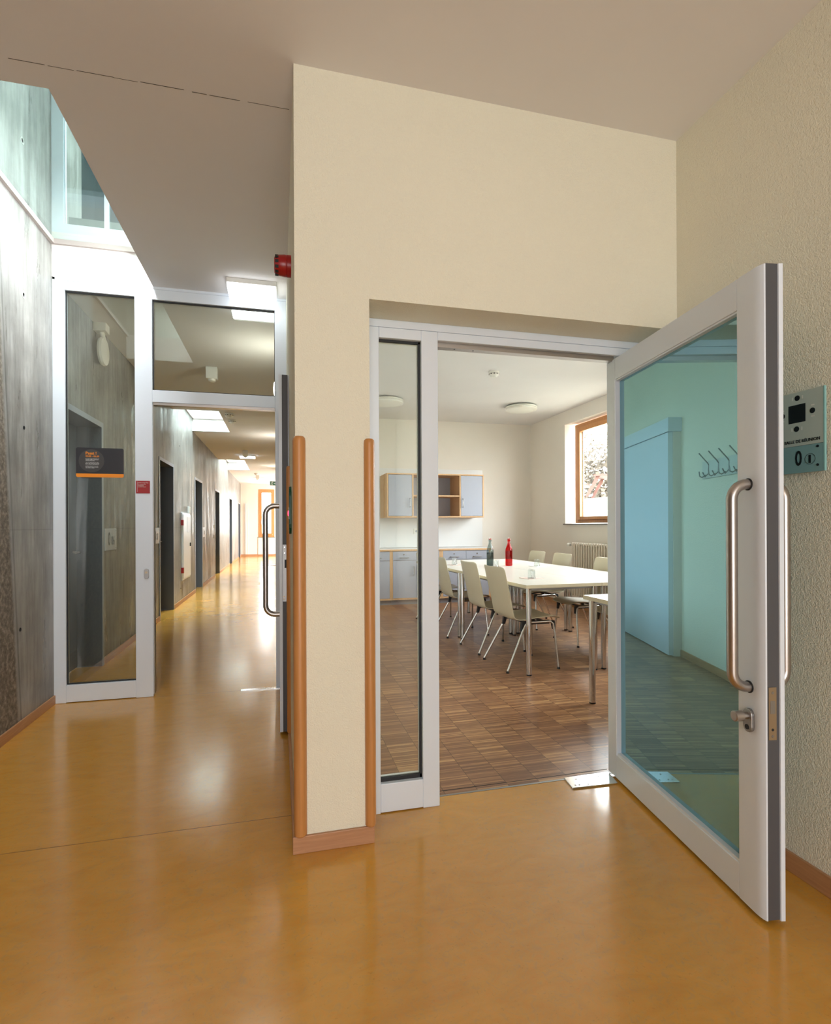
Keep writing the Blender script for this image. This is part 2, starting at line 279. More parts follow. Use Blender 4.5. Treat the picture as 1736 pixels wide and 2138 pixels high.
# ------------------------------------------------------------------ mesh helpers
class MB:
    def __init__(s): s.bm = bmesh.new()
    def box(s, x0, x1, y0, y1, z0, z1):
        vs = [s.bm.verts.new(p) for p in ((x0, y0, z0), (x1, y0, z0), (x1, y1, z0), (x0, y1, z0), (x0, y0, z1), (x1, y0, z1), (x1, y1, z1), (x0, y1, z1))]
        for f in ((0, 3, 2, 1), (4, 5, 6, 7), (0, 1, 5, 4), (1, 2, 6, 5), (2, 3, 7, 6), (3, 0, 4, 7)): s.bm.faces.new([vs[i] for i in f])
        return s
    def prism(s, pts, axis, a, b):
        """polygon pts (2-D) extruded along axis from a to b"""
        def p(q, t):
            if axis == 'z': return (q[0], q[1], t)
            if axis == 'y': return (q[0], t, q[1])
            return (t, q[0], q[1])
        v0 = [s.bm.verts.new(p(q, a)) for q in pts]; v1 = [s.bm.verts.new(p(q, b)) for q in pts]; n = len(pts)
        s.bm.faces.new(v0); s.bm.faces.new(v1[::-1])
        for i in range(n): s.bm.faces.new((v0[i], v1[i], v1[(i + 1) % n], v0[(i + 1) % n]))
        return s
    def tube(s, path, r, seg=12, caps=True):
        path = [Vector(p) for p in path]; n = len(path); rs = r if isinstance(r, (list, tuple)) else [r] * n
        rings = []; prev = None
        for i, p in enumerate(path):
            t = ((path[min(i + 1, n - 1)] - p).normalized() + (p - path[max(i - 1, 0)]).normalized())
            t = t.normalized() if t.length > 1e-6 else Vector((0, 0, 1))
            if prev is None:
                a = Vector((0, 0, 1)) if abs(t.z) < 0.9 else Vector((1, 0, 0)); u = t.cross(a).normalized()
            else:
                u = (prev - t * prev.dot(t)).normalized()
            prev = u; v = t.cross(u)
            rings.append([s.bm.verts.new(p + (u * math.cos(2 * math.pi * k / seg) + v * math.sin(2 * math.pi * k / seg)) * rs[i]) for k in range(seg)])
        for a, b in zip(rings, rings[1:]):
            for k in range(seg): s.bm.faces.new((a[k], a[(k + 1) % seg], b[(k + 1) % seg], b[k]))
        if caps: s.bm.faces.new(rings[0][::-1]); s.bm.faces.new(rings[-1])
        return s
    def lathe(s, prof, c=(0, 0, 0), axis='z', seg=28):
        """prof: list of (radius, height)"""
        rings = []
        for r, h in prof:
            ring = []
            for k in range(seg):
                a = 2 * math.pi * k / seg; x, y = r * math.cos(a), r * math.sin(a)
                q = {'z': (x, y, h), 'y': (x, h, y), 'x': (h, x, y)}[axis]
                ring.append(s.bm.verts.new((c[0] + q[0], c[1] + q[1], c[2] + q[2])))
            rings.append(ring)
        for a, b in zip(rings, rings[1:]):
            for k in range(seg): s.bm.faces.new((a[k], a[(k + 1) % seg], b[(k + 1) % seg], b[k]))
        s.bm.faces.new(rings[0][::-1]); s.bm.faces.new(rings[-1]); return s
    def build(s, name, m, parent=None, bevel=0.0, smooth=False, mods=None, seg=2):
        bmesh.ops.recalc_face_normals(s.bm, faces=s.bm.faces[:])
        me = bpy.data.meshes.new(name); s.bm.to_mesh(me); s.bm.free(); me.materials.append(m)
        o = bpy.data.objects.new(name, me); COL.objects.link(o)
        if parent: o.parent = parent
        if smooth:
            for p in me.polygons: p.use_smooth = True
            try:
                import numpy as np
                me.set_sharp_from_angle(angle=R(35))
            except Exception: pass
        if bevel:
            b = o.modifiers.new('bevel', 'BEVEL'); b.width = bevel; b.segments = seg; b.limit_method = 'ANGLE'
        return o
def box(name, m, x0, x1, y0, y1, z0, z1, parent=None, bevel=0.0):
    return MB().box(x0, x1, y0, y1, z0, z1).build(name, m, parent, bevel)
def cyl(name, m, p0, p1, r, parent=None, seg=20, bevel=0.0):
    return MB().tube([p0, p1], r, seg).build(name, m, parent, bevel, smooth=True)
def arc(c, r, a0, a1, n=8):
    return [(c[0] + r * math.cos(R(a0 + (a1 - a0) * i / n)), c[1] + r * math.sin(R(a0 + (a1 - a0) * i / n))) for i in range(n + 1)]
def thing(name, label, cat, loc=(0, 0, 0), rz=0.0, group=None, kind=None):
    o = bpy.data.objects.new(name, None); COL.objects.link(o); o.location = loc; o.rotation_euler = (0, 0, rz); o.empty_display_size = 0.1
    if label: o['label'] = label
    if cat: o['category'] = cat
    if group: o['group'] = group
    if kind: o['kind'] = kind
    return o
def tag(o, label=None, cat=None, group=None, kind=None):
    if label: o['label'] = label
    if cat: o['category'] = cat
    if group: o['group'] = group
    if kind: o['kind'] = kind
    return o
def struct(o, label=None): return tag(o, label=label, kind='structure')
def text(name, body, size, m, loc, face, parent=None, align='LEFT', sx=1.0, bold=0.0, ext=0.0004, space=1.0):
    """lettering as mesh; face: 'x+' faces +x (left wall), 'x-' right wall, 'y-' towards camera side"""
    c = bpy.data.curves.new(name, 'FONT'); c.body = body; c.size = size; c.extrude = ext; c.offset = bold; c.align_x = align; c.resolution_u = 3; c.space_line = space
    tmp = bpy.data.objects.new('tmp', c); COL.objects.link(tmp)
    dg = bpy.context.evaluated_depsgraph_get(); me = bpy.data.meshes.new_from_object(tmp.evaluated_get(dg))
    bpy.data.objects.remove(tmp); me.name = name; me.materials.clear(); me.materials.append(m)
    rot = {'x+': Euler((R(90), 0, R(90))), 'x-': Euler((R(90), 0, R(-90))), 'y-': Euler((R(90), 0, 0))}[face].to_matrix().to_4x4()
    me.transform(Matrix.Translation(Vector(loc)) @ rot @ Matrix.Diagonal((sx, 1, 1, 1)))
    o = bpy.data.objects.new(name, me); COL.objects.link(o)
    if parent: o.parent = parent
    return o
def dup(root, loc, rz=0.0, label=None, group=None):
    r = root.copy(); COL.objects.link(r); r.location = loc; r.rotation_euler = (0, 0, rz)
    if label: r['label'] = label
    if group: r['group'] = group
    for ch in list(root.children):
        c = ch.copy(); COL.objects.link(c); c.parent = r
        for g in list(ch.children):
            d = g.copy(); COL.objects.link(d); d.parent = c
    return r

CZ = 3.02          # ceiling height
XL = -1.55         # concrete wall face
YE = 23.4          # far end of corridor
ZG = 3.27          # glass of the light shafts

# ------------------------------------------------------------------ setting: floors
struct(box('floor_hall', M['lino'], -1.75, 1.79, -3.6, 2.372, -0.06, 0))
struct(MB().box(-1.85, 0.062, 2.372, YE + .1, -0.06, 0).box(0.062, 2.5, 17.5, YE + .1, -.06, 0).build('floor_corridor', M['lino']))
struct(box('floor_room', M['parquet'], 0.17, 4.34, 2.376, 8.73, -0.06, 0))
struct(box('trim_threshold', M['steel_dull'], 0.689, 1.62, 2.366, 2.378, -0.004, 0.0015))
struct(MB().box(0.689, 1.62, 2.414, 2.418, -0.01, 0.0008).build('trim_floor_gap', M['gasket']))
struct(MB().box(XL, 0.05, 2.3775, 2.3795, -0.001, 0.0004).box(XL, 0.06, 4.283, 4.2845, -0.001, 0.0004).build('trim_floor_seam', mat('dark_weld_seam', (0.16, 0.075, 0.02), 0.5)))
# ------------------------------------------------------------------ ceiling with three shaft openings
wells = [(2.46, 4.30), (8.72, 10.62), (15.0, 17.7)]
c = MB(); XW = -0.895
c.box(XW, 0.2, -3.6, YE + .1, CZ, ZG); c.box(0.2, 4.6, -3.6, 8.9, CZ, ZG); c.box(0.2, 2.6, 17.4, YE + .1, CZ, ZG)
ys = -3.6
for a, b_ in wells: c.box(-1.75, XW, ys, a, CZ, ZG); ys = b_
c.box(-1.75, XW, ys, YE + .1, CZ, ZG)
ceil = struct(c.build('ceiling', M['ceil']))
# fine plaster crack above the hall, in short uneven pieces
c = MB(); random.seed(3); x = -1.1
while x < 0.05:
    l = random.uniform(0.05, 0.2); t = random.uniform(0.0008, 0.0028); y = 2.335 + random.uniform(-.002, .002)
    c.box(x, min(x + l, 0.058), y, y + t, CZ - 0.0006, CZ + .001); x += l + random.choice([0.0, 0.01, 0.03])
struct(c.build('trim_ceiling_crack', M['gasket']))
# ------------------------------------------------------------------ walls
c = MB(); ds = [(4.39, 5.41), (7.75, 8.77), (10.87, 11.88), (14.15, 15.18), (18.08, 19.08), (21.97, 22.95)]
ys = -3.6
for a, b_ in ds:
    c.box(-1.80, XL, ys, a + .02, -.05, 6.2); c.box(-1.80, XL, a + .02, b_ - .02, 2.17, 6.2); ys = b_ - .02
c.box(-1.80, XL, ys, YE + .2, -.05, 6.2)
wl = struct(c.build('wall_left', M['concrete']), 'long board-marked grey concrete wall along the corridor')
# tie holes
for y, z, ring in [(3.864, 2.709, 1), (3.863, 1.875, 0), (3.80, 0.62, 0), (3.855, 3.671, 1), (7.1, 2.3, 0), (9.3, 2.55, 0), (9.35, .25, 0), (12.9, 1.9, 0)]:
    t = MB().lathe([(0.0235 if ring else .012, 0), (0.0235 if ring else .012, 0.002), (0.013 if ring else .009, 0.0025), (0.012 if ring else .008, 0.0)], (XL, y, z), 'x', 20)
    t.build('tie_hole', mat('pale_mortar', (0.5, 0.5, 0.48), 0.8) if ring else M['gasket'], wl, smooth=True)
# pillar / front wall
c = MB()
c.prism([(.06, -.05), (.349, -.05), (.349, 2.148), (1.785, 2.148), (1.785, CZ + .01), (.06, CZ + .01)], 'y', 2.10, 2.30).prism([(.06, -.05), (.349, -.05), (.349, 2.135), (1.785, 2.135), (1.785, CZ + .01), (.06, CZ + .01)], 'y', 2.3001, 2.56)
struct(c.build('wall_front', M['plaster']), 'cream textured plaster wall around the meeting room doorway')
struct(box('wall_right', M['plaster'], 1.785, 1.98, -3.6, 2.56, -.05, CZ))
c = MB(); c.box(0.06, 0.17, 2.56, 17.5, -.05, CZ)
struct(c.build('wall_corridor_right', M['plaster']))
c = MB(); c.box(1.98, 4.34, 2.40, 2.56, -.05, CZ); struct(c.build('wall_room_front', M['white_wall']))
struct(box('wall_back', M['white_wall'], 0.17, 4.6, 8.715, 8.9, -.05, CZ))
c = MB()
for y0, y1, z0, z1 in [(2.4, 3.1, -.05, CZ), (3.1, 4.8, -.05, 1.261), (3.1, 4.8, 2.81, CZ), (4.8, 5.8, -.05, CZ), (5.8, 7.535, -.05, 1.261), (5.8, 7.535, 2.81, CZ), (7.535, 8.9, -.05, CZ)]:
    c.box(4.33, 4.62, y0, y1, z0, z1)
struct(c.build('wall_room_right', M['white_wall']))
c = MB(); c.box(-1.8, 2.6, -3.8, -3.6, 0, .35).box(-1.8, 2.6, -3.8, -3.6, 2.65, CZ).box(-1.8, -1.4, -3.8, -3.6, .35, 2.65).box(1.3, 2.6, -3.8, -3.6, .35, 2.65)
c.box(-1.4, 1.3, -3.8, -3.62, .35, 2.65)  # closes the opening so the sky does not light the hall
struct(c.build('wall_hall_back', M['plaster']))
c = MB(); zb, zt = 0.845, 2.86
c.box(-1.8, -0.84, YE, YE + .25, -.05, CZ).box(-0.20, 2.6, YE, YE + .25, -.05, CZ).box(-0.84, -0.20, YE, YE + .25, -.05, .80).box(-0.84, -0.20, YE, YE + .25, 2.80, CZ)
c.box(0.06, 2.6, 17.3, 17.5, -.05, CZ).box(2.3, 2.5, 17.5, 18.9, -.05, CZ).box(2.3, 2.5, 18.9, 22.3, 2.6, CZ).box(2.3, 2.5, 18.9, 22.3, -.05, .4).box(2.3, 2.5, 22.3, YE, -.05, CZ)
struct(c.build('wall_corridor_end', M['white_wall']))
struct(box('trim_end_panel', M['white_wall'], -0.86, -0.2, YE - .03, YE, 0.07, .79))

# baseboards
struct(MB().box(XL, XL + .012, -3.6, 4.30, 0, .062).build('baseboard_left', M['beech_y'], bevel=.002))
c = MB(); ys = 5.41
for a, b_ in ds[1:]: c.box(XL, XL + .012, ys, a, 0, .066); ys = b_
c.box(XL, XL + .012, ys, YE, 0, .066)
struct(c.build('baseboard_corridor', M['beech_y'], bevel=.002))
struct(MB().box(0.045, 0.36, 2.088, 2.10, 0, .066).build('baseboard_front', M['beech_x'], bevel=.002))
struct(MB().box(0.046, 0.06, 2.10, 4.30, 0, .066).build('baseboard_pillar', M['beech_y'], bevel=.002))
struct(MB().box(0.349, 0.36, 2.10, 2.29, 0, .066).build('baseboard_reveal', M['beech_y'], bevel=.002))
struct(MB().box(1.773, 1.785, -3.6, 2.10, 0, .07).build('baseboard_right', M['beech_y'], bevel=.002))
struct(MB().box(0.17, 0.185, 2.57, 8.7, 0, .065).box(.17, 4.33, 8.70, 8.715, 0, .065).box(4.318, 4.33, 2.57, 8.7, 0, .065).build('baseboard_room', M['beech_y'], bevel=.002))
struct(MB().box(XL, 2.3, YE - .012, YE, 0, .08).build('baseboard_end', M['beech_x']))

# ------------------------------------------------------------------ light shafts above the corridor
def shaft(i, y0, y1):
    x1 = -0.45
    c = MB(); c.box(XL, x1, y1, y1 + .12, ZG - .01, 3.34) if i == 0 else c.box(XL, x1 + .3, y1, y1 + .12, ZG - .01, 5.4)
    c.box(x1, x1 + .12, y0 - .3, y1 + .12, ZG, 5.4); c.box(XL, x1, y0 - .42, y0 - .3, ZG, 5.4)
    if i == 0: c.box(XL, x1 + .12, y0 - .42, y1 + .8, 5.4, 5.5)  # unseen cap added to keep sky light out of the first shaft
    struct(c.build('wall_shaft_%d' % (i + 1), M['white_end']))
    # white lining of the opening through the ceiling slab
    c = MB(); c.box(XW - .001, XW + .001, y0, y1, CZ + .002, ZG - .001).box(XL, XW, y1 - .002, y1 + .06, CZ + (0 if i else .0), ZG - .001).box(XL, XW, y0 - .02, y0 + .002, CZ + .002, ZG - .001)
    struct(c.build('trim_shaft_lining_%d' % (i + 1), M['white_end']))
    g = thing('skylight', None, None, (0, 0, 0), kind='structure'); g.name = 'window_skylight_%d' % (i + 1)
    box('glass_pane', M['glass_teal'], XL + .005, x1 - .01, y0 - .29, y1 - .004, ZG + .012, ZG + .03, g)
    c = MB(); c.box(XL, XL + .022, y0 - .29, y1, ZG - .022, ZG + .012); c.box(XL + .022, x1, y1 - .022, y1, ZG - .022, ZG + .012)
    c.build('steel_angle', mat('painted_angle', (.5, .44, .42), .45), g)
for i, (a, b_) in enumerate(wells): shaft(i, a, b_)
# upper glazed partition over the first shaft: white frame, dark pane
g = thing('window_upper', None, None, kind='structure')
c = MB(); c.box(XL, -1.475, 4.30, 4.36, 3.34, 5.4).box(-1.475, -0.33, 4.30, 4.36, 3.34, 3.405).box(-1.215, -1.19, 4.30, 4.33, 3.405, 5.4); c.build('frame', M['white'], g)
box('glass_pane', M['glass_green'], -1.475, -0.33, 4.325, 4.335, 3.405, 5.4, g)
struct(MB().box(XL, -.33, 4.62, 4.7, 3.3, 3.62).build('wall_upper_parapet', M['pale_grey']))
struct(MB().box(XL, -.33, 4.9, 5.0, 3.3, 5.4).build('wall_upper_panel', M['dark_blue']))

# ------------------------------------------------------------------ glazed corridor screen (y = 4.30)
g = thing('door_screen_corridor', 'white framed glazed fire screen across the grey concrete corridor', None, kind='structure')
Y0, Y1 = 4.30, 4.365
for nm, a in [('stile', (XL, -1.472, 0, CZ - .015)), ('stile', (-1.02, -.902, 0, 3.0)), ('stile', (-.028, .06, 0, 3.0)),
              ('top_rail', (-1.472, -1.02, 2.935, 3.0)), ('top_rail', (-.902, -.028, 2.925, 3.0)), ('head_rail', (-1.534, .06, 3.001, 3.025)),
              ('transom', (-.902, -.028, 2.168, 2.258)), ('bottom_rail', (-1.472, -1.02, 0.004, .126))]:
    box(nm, M['white'], a[0], a[1], Y0, Y1, a[2], a[3], g, bevel=.003)
struct(box('wall_shaft_face', M['white_end'], XL, XW, 4.30, 4.36, 3.026, ZG - .022))
for (x0, x1, z0, z1) in [(-1.472, -1.02, .126, 2.935), (-.902, -.028, 2.258, 2.925)]:
    p = box('glass_pane', M['glass_green'], x0, x1, 4.328, 4.338, z0, z1, g)
    t = .008
    MB().box(x0, x0 + t, 4.318, 4.328, z0, z1).box(x1 - t * .5, x1, 4.318, 4.328, z0, z1).box(x0, x1, 4.318, 4.328, z0, z0 + t).box(x0, x1, 4.318, 4.328, z1 - t * 1.3, z1).build('gasket', M['gasket'], g)
MB().box(-.90, -.03, 4.31, 4.36, 2.15, 2.168).build('closer_rail', M['steel'], g)
MB().box(-.902, -.896, 4.305, 4.36, .02, 2.15).build('strike_strip', M['steel_dull'], g)
MB().lathe([(0.0001, 0), (.016, 0), (.016, .006), (0.0001, .007)], (-.946, 4.300, .915), 'y', 20)
pts = arc((-.946, .925), .017, 0, 180) + arc((-.946, .885), .017, 180, 360)
kp = MB().prism(pts, 'y', 4.292, 4.300).build('lock_plate', M['steel_dull'], g, bevel=.001)
MB().lathe([(.009, 0), (.009, .004), (.001, .004)], (-.946, 4.288, .915), 'y', 14).build('key_cylinder', M['brass'], kp)

# swung-open corridor door leaf
g = thing('door_leaf_corridor', 'white and dark grey glazed corridor door folded back against the pillar wall', None, kind='structure')
MB().box(0.0, .018, 3.30, 4.27, .02, 2.157).box(.052, .058, 3.31, 4.27, .02, 2.157).build('leaf_skin', M['white'], g)
MB().box(.0185, .052, 3.297, 4.27, .022, 2.155).build('leaf_core', M['edge_grey'], g)
pl = MB().box(.020, .046, 3.294, 3.297, .80, 1.14).build('lock_plate', M['steel_dull'], g)
MB().box(.030, .045, 3.2925, 3.2945, 1.0, 1.05).build('latch_slot', M['gasket'], pl)
for z in (.815, .83, 1.09, 1.125): MB().lathe([(.003, 0), (.003, -.001), (.0005, -.001)], (.026 + (z > 1) * .004, 3.294, z), 'y', 10).build('screw', M['chrome'], pl)
def pull(parent, x, y, side, z0, z1, out, r, rad=.055, along='x', m=None):
    pts = []
    def p(o, z): return (x + side * o, y, z)
    pts.append(p(0, z1)); pts.append(p(out - rad, z1))
    for k in range(1, 9): a = R(90 - 90 * k / 8); pts.append(p(out - rad + rad * math.cos(a), z1 - rad + rad * math.sin(a)))
    for k in range(0, 9): a = R(-90 * k / 8); pts.append(p(out - rad + rad * math.cos(a), z0 + rad + rad * math.sin(a)))
    pts.append(p(0, z0))
    return pts
MB().tube(pull(g, 0, 3.40, -1, .71, 1.375, .082, .0), .0165, 16).build('pull_handle', M['steel'], g, smooth=True)
# floor closer cover of corridor door
tag(MB().box(-.29, 0.02, 4.255, 4.30, 0, .006).build('floor_closer_cover', M['shiny_plate'], bevel=.002), 'narrow steel floor closer plate under the grey-edged corridor door', 'door closer')

# ------------------------------------------------------------------ meeting-room door frame (y = 2.29)
g = thing('door_frame_meeting', 'white metal frame with narrow sidelight beside the meeting room entrance', None, kind='structure')
Y0, Y1 = 2.29, 2.36
for nm, a in [('stile', (.349, .422, 0, 2.113)), ('stile', (.6125, .689, 0, 2.113)), ('top_rail', (.422, .6125, 2.068, 2.113)), ('bottom_rail', (.422, .6125, .004, .128)),
              ('head_rail', (.349, 1.785, 2.114, 2.148)), ('top_rail', (.689, 1.785, 2.076, 2.113)), ('stile', (1.66, 1.785, 0, 2.076))]:
    box(nm, M['white'], a[0], a[1], Y0, Y1, a[2], a[3], g, bevel=.003)
box('glass_pane', M['glass'], .422, .6125, 2.325, 2.335, .128, 2.068, g)
t = .009
MB().box(.422, .425, 2.315, 2.325, .128, 2.068).box(.6125 - .009, .6125, 2.312, 2.325, .128, 2.068).box(.422, .6125, 2.312, 2.325, .128, .128 + .016).box(.422, .6125, 2.312, 2.325, 2.058, 2.068).build('gasket', M['gasket'], g)
MB().box(.422, .4235, 2.30, 2.345, .128, 2.068).box(.604, .6125, 2.335, 2.345, .128, 2.068).box(.422, .6125, 2.335, 2.35, .128, .142).build('glazing_bead', M['white_plastic'], g)
cr = MB().box(.689, 1.60, 2.315, 2.355, 2.055, 2.076).build('closer_rail', M['steel'], g)
for k in range(2): MB().lathe([(.004, 0), (.004, -.001), (.001, -.001)], (.78 + .09 * k, 2.33, 2.055), 'z', 10).build('screw', M['gasket'], cr)
# doorstop plate on floor
tag(MB().prism([(1.352, 2.376), (1.338, 2.272), (1.575, 2.262), (1.60, 2.376)], 'z', 0, .008).build('floor_closer_cover', M['shiny_plate'], bevel=.002), 'scuffed steel floor closer plate under the open teal glass door', 'door closer')
fc = [o for o in S.objects if o.name.startswith('floor_closer_cover')][-1]
for x, y in [(1.40, 2.345), (1.365, 2.292), (1.385, 2.29), (1.43, 2.285), (1.52, 2.34)]: MB().lathe([(.0045, .008), (.004, .0092), (.0005, .0092)], (x, y, 0), 'z', 10).build('screw', M['steel_dull'], fc)

# ------------------------------------------------------------------ the big open teal glass door
hx, hy = 1.601, 2.376; dx, dy = -0.13945359, -0.99022861
g = thing('door_leaf_meeting', 'open white framed teal glass door with steel pull handles', None, (hx, hy, 0), math.atan2(dy, dx), kind='structure')
U1, W1, ZB, ZT, GR = 1.045, .068, .015, 2.06, .024
def leafbox(nm, u0, u1, w0, w1, z0, z1, m, bev=.002): return box(nm, m, u0, u1, w0, w1, z0, z1, g, bevel=bev)
leafbox('stile', 0, .084, 0, .066, ZB, ZT, M['white'])
leafbox('top_rail', .085, .929, 0, .066, 1.957, ZT, M['white'])
leafbox('bottom_rail', .085, .929, 0, .066, ZB, .128, M['white'])
# lock-side stile with rounded outer edge, extruded upright
pr = [(.930, 0), (1.000, 0)] + [(1.000 + .040 * math.sin(R(a)), .0105 - .0105 * math.cos(R(a))) for a in (15, 30, 45, 60, 75, 90)] + [(1.0405, .0105), (.930, .0105)]
o = MB().prism([(.930, 0), (1.004, 0), (1.018, .0012), (1.030, .0042), (1.038, .0082), (1.040, .012), (.930, .012)], 'z', ZB, ZT).build('stile', M['white'], g, smooth=True)
MB().prism([(.930, .052), (1.040, .052), (1.044, .053), (1.045, .066), (1.043, .068), (.930, .068)], 'z', ZB, ZT).build('stile_back', M['white'], g)
ed = MB().box(.930, 1.0395, .0121, .0519, ZB + .002, ZT + .001).build('edge_strip', M['edge_grey'], g); ed['label'] = 'dark grey door edge'
MB().box(.084, .930, GR, GR + .01, .128, 1.957).build('glass_pane', M['door_glass'], g)['label'] = 'teal laminated glass'
MB().box(.084, .930, GR + .0101, .066, .128, 1.957).build('glass_backing', mat('teal_backing', (.10, .27, .28), .4), g)
# glazing beads
MB().box(.0845, .088, .002, GR, .128, 1.957).box(.9265, .9295, .002, GR, .128, 1.957).box(.088, .9265, .004, GR, 1.950, 1.9565).box(.088, .9265, .004, GR, .1285, .138).build('glazing_bead', M['white'], g)
lp = MB().box(1.0396, 1.0412, .016, .042, .578, .742).build('lock_plate', M['brass'], g); lp['label'] = 'bronze coloured lock faceplate'
MB().box(1.0412, 1.0418, .021, .037, .66, .70).build('latch_bolt', M['steel_dull'], lp)
for z in (.59, .61, .725): MB().lathe([(.0045, 1.0412), (.004, 1.0422), (.0005, 1.0422)], (0, .029, z), 'x', 10).build('screw', M['gasket'] if z == .61 else M['steel_dull'], lp)
def leafpull(side, w0):
    pts = [(p[0], p[1], p[2]) for p in pull(g, 0, 0, 1, .727, 1.378, .058, 0, rad=.05)]
    return MB().tube([(.978, w0 + side * q[0], q[2]) for q in pts], .0165, 20).build('pull_handle', M['steel'], g, smooth=True)
ph = leafpull(-1, 0); leafpull(1, .068)
for z in (.727, 1.378): MB().lathe([(.0195, -.003), (.0195, 0), (.001, 0)], (.978, 0, z), 'y', 24).build('handle_collar', M['gasket'], ph, smooth=True)
es = MB().prism(arc((.982, .640), .0195, 0, 180) + arc((.982, .603), .0195, 180, 360), 'y', -.011, 0).build('escutcheon', M['steel_dull'], g, bevel=.002)
kn = MB().lathe([(.011, -.011), (.011, -.026), (.0165, -.030), (.0165, -.056), (.014, -.058), (.001, -.058)], (.982, 0, .636), 'y', 24).build('thumb_turn', M['steel'], es, smooth=True)
MB().lathe([(.008, -.011), (.008, -.0135), (.001, -.0135)], (.982, 0, .600), 'y', 14).build('key_cylinder', M['gasket'], es)

# ------------------------------------------------------------------ slate grey doors in the concrete wall
def grey_door(i, a, b_):
    g = thing('door_%d' % (i + 1), 'slate grey recessed steel door in the concrete wall', None, kind='structure')
    MB().box(-1.76, XL + .004, a, a + .045, 0, 2.19).box(-1.76, XL + .004, b_ - .045, b_, 0, 2.19).box(-1.76, XL + .004, a + .045, b_ - .045, 2.145, 2.19).build('door_frame', M['frame_grey'], g)
    MB().box(XL + .004, XL + .007, a, a + .045, 0, 2.19).box(XL + .004, XL + .007, b_ - .045, b_, 0, 2.19).box(XL + .004, XL + .007, a + .045, b_ - .045, 2.145, 2.19).build('frame_lip', M['frame_light'], g)
    lf = box('door_leaf', M['door_grey'], -1.79, -1.75, a + .045, b_ - .045, .005, 2.145, g)
    MB().box(-1.7501, -1.748, a + .047, b_ - .047, 0.005, .16).build('kick_plate', M['steel_dull'], lf)
    MB().tube([(-1.75, b_ - .13, 1.03), (-1.70, b_ - .13, 1.03), (-1.695, b_ - .14, 1.03), (-1.695, b_ - .25, 1.03)], .009, 12).build('door_handle', M['steel'], lf, smooth=True)
    return g
for i, (a, b_) in enumerate(ds): grey_door(i, a, b_)
def number_plate(y0, y1, num, lab):
    t = thing('room_number_plate', lab, 'sign', (XL, (y0 + y1) / 2, 1.03), group=None)
    h = (y1 - y0) / 2
    MB().box(0, .006, -h, h, 0, .205).build('plate', M['plate_white'], t, bevel=.001)
    text('digit', '0', .17, M['grey_ink'], (.0065, -h + .10, .05), 'x+', t, sx=.75, bold=.003)
    text('digits', num, .12, M['grey_ink'], (.0065, -h + .195, .05), 'x+', t, sx=.85, bold=.001)
    for z in (.02, .185): MB().lathe([(.004, .006), (.004, .007), (.001, .007)], (0, h - .02, z), 'x', 8).build('pin', M['gasket'], t)
number_plate(5.44, 5.80, '06', 'pale number plate reading 006 on concrete behind the glass panel')
number_plate(7.37, 7.73, '07', 'number plate reading 007 beside the second grey door')
number_plate(11.93, 12.25, '08', 'small number plate right of the grey door past the white fire cabinet')
for y, z in [(13.95, 1.25), (13.95, 1.0)]:
    tag(MB().box(XL, XL + .012, y - .04, y + .04, z - .04, z + .04).build('wall_switch', M['white_plastic'], bevel=.002), 'small white wall %s left of the fourth grey door, %s of two' % (('switch', 'upper') if z > 1.1 else ('socket', 'lower')), 'switch', 'switch plates on the concrete wall')

# fire hose cabinet
t = thing('fire_cabinet', 'white fire cabinet with red hinges on the concrete corridor wall', 'cabinet', (XL, 9.8, .37))
MB().box(0, .02, -.40, .39, 0, 1.11).build('cabinet_frame', M['white'], t, bevel=.003)
dr = MB().box(.02, .032, -.37, .36, .03, 1.08).build('door', M['white'], t, bevel=.002)
for z in (.12, .90): MB().box(.0, .04, -.415, -.375, z, z + .09).build('hinge', M['red'], dr)
MB().box(.032, .034, -.02, .32, .78, 1.04).build('sticker', M['plate_white'], dr)
MB().box(.032, .045, .27, .32, .54, .60).build('latch', M['gasket'], dr)
tag(MB().box(XL, XL + .03, 10.05, 10.17, 1.49, 1.60).build('call_point', M['white_plastic'], bevel=.003), 'small white box fixed just above the fire cabinet', 'box')

# round emergency lamp with box, on wall behind the glass
t = thing('wall_lamp', 'white disc wall lamp on a bracket seen through the tall glass panel', 'wall lamp', (XL, 5.22, 2.82))
MB().box(0, .10, -.06, .05, .13, .21).build('mounting_box', M['white_plastic'], t, bevel=.004)
MB().tube([(.05, 0, .14), (.06, .02, .08)], .02, 12).build('stem', M['white_plastic'], t, smooth=True)
MB().lathe([(.05, .0), (.115, .01), (.125, .028), (.118, .045), (.06, .055), (.001, .057)], (.02, .05, -.02), 'x', 32).build('disc', M['white_plastic'], t, smooth=True)
# two lit bulkheads on the right corridor wall peeping past the door leaf
def wall_light(y, z, lab):
    t = thing('bulkhead_light', lab, 'wall lamp', (0.06, y, z), group='lit bulkheads beyond the open corridor door')
    MB().lathe([(.125, 0), (.125, -.02), (.11, -.02)], (0, 0, 0), 'x', 28).build('base', M['white_plastic'], t, smooth=True)
    MB().lathe([(.118, -.02), (.112, -.06), (.085, -.095), (.04, -.108), (.001, -.11)], (0, 0, 0), 'x', 28).build('lamp_shade', M['lamp_warm'], t, smooth=True)
wall_light(5.45, 2.60, 'lit bulkhead just behind the corner of the glazed transom, nearest one')
wall_light(10.8, 2.60, 'lit oval bulkhead peeping past the grey-edged door at mid height')
wall_light(16.3, 2.62, 'lit round bulkhead touching the green exit sign, farthest one')

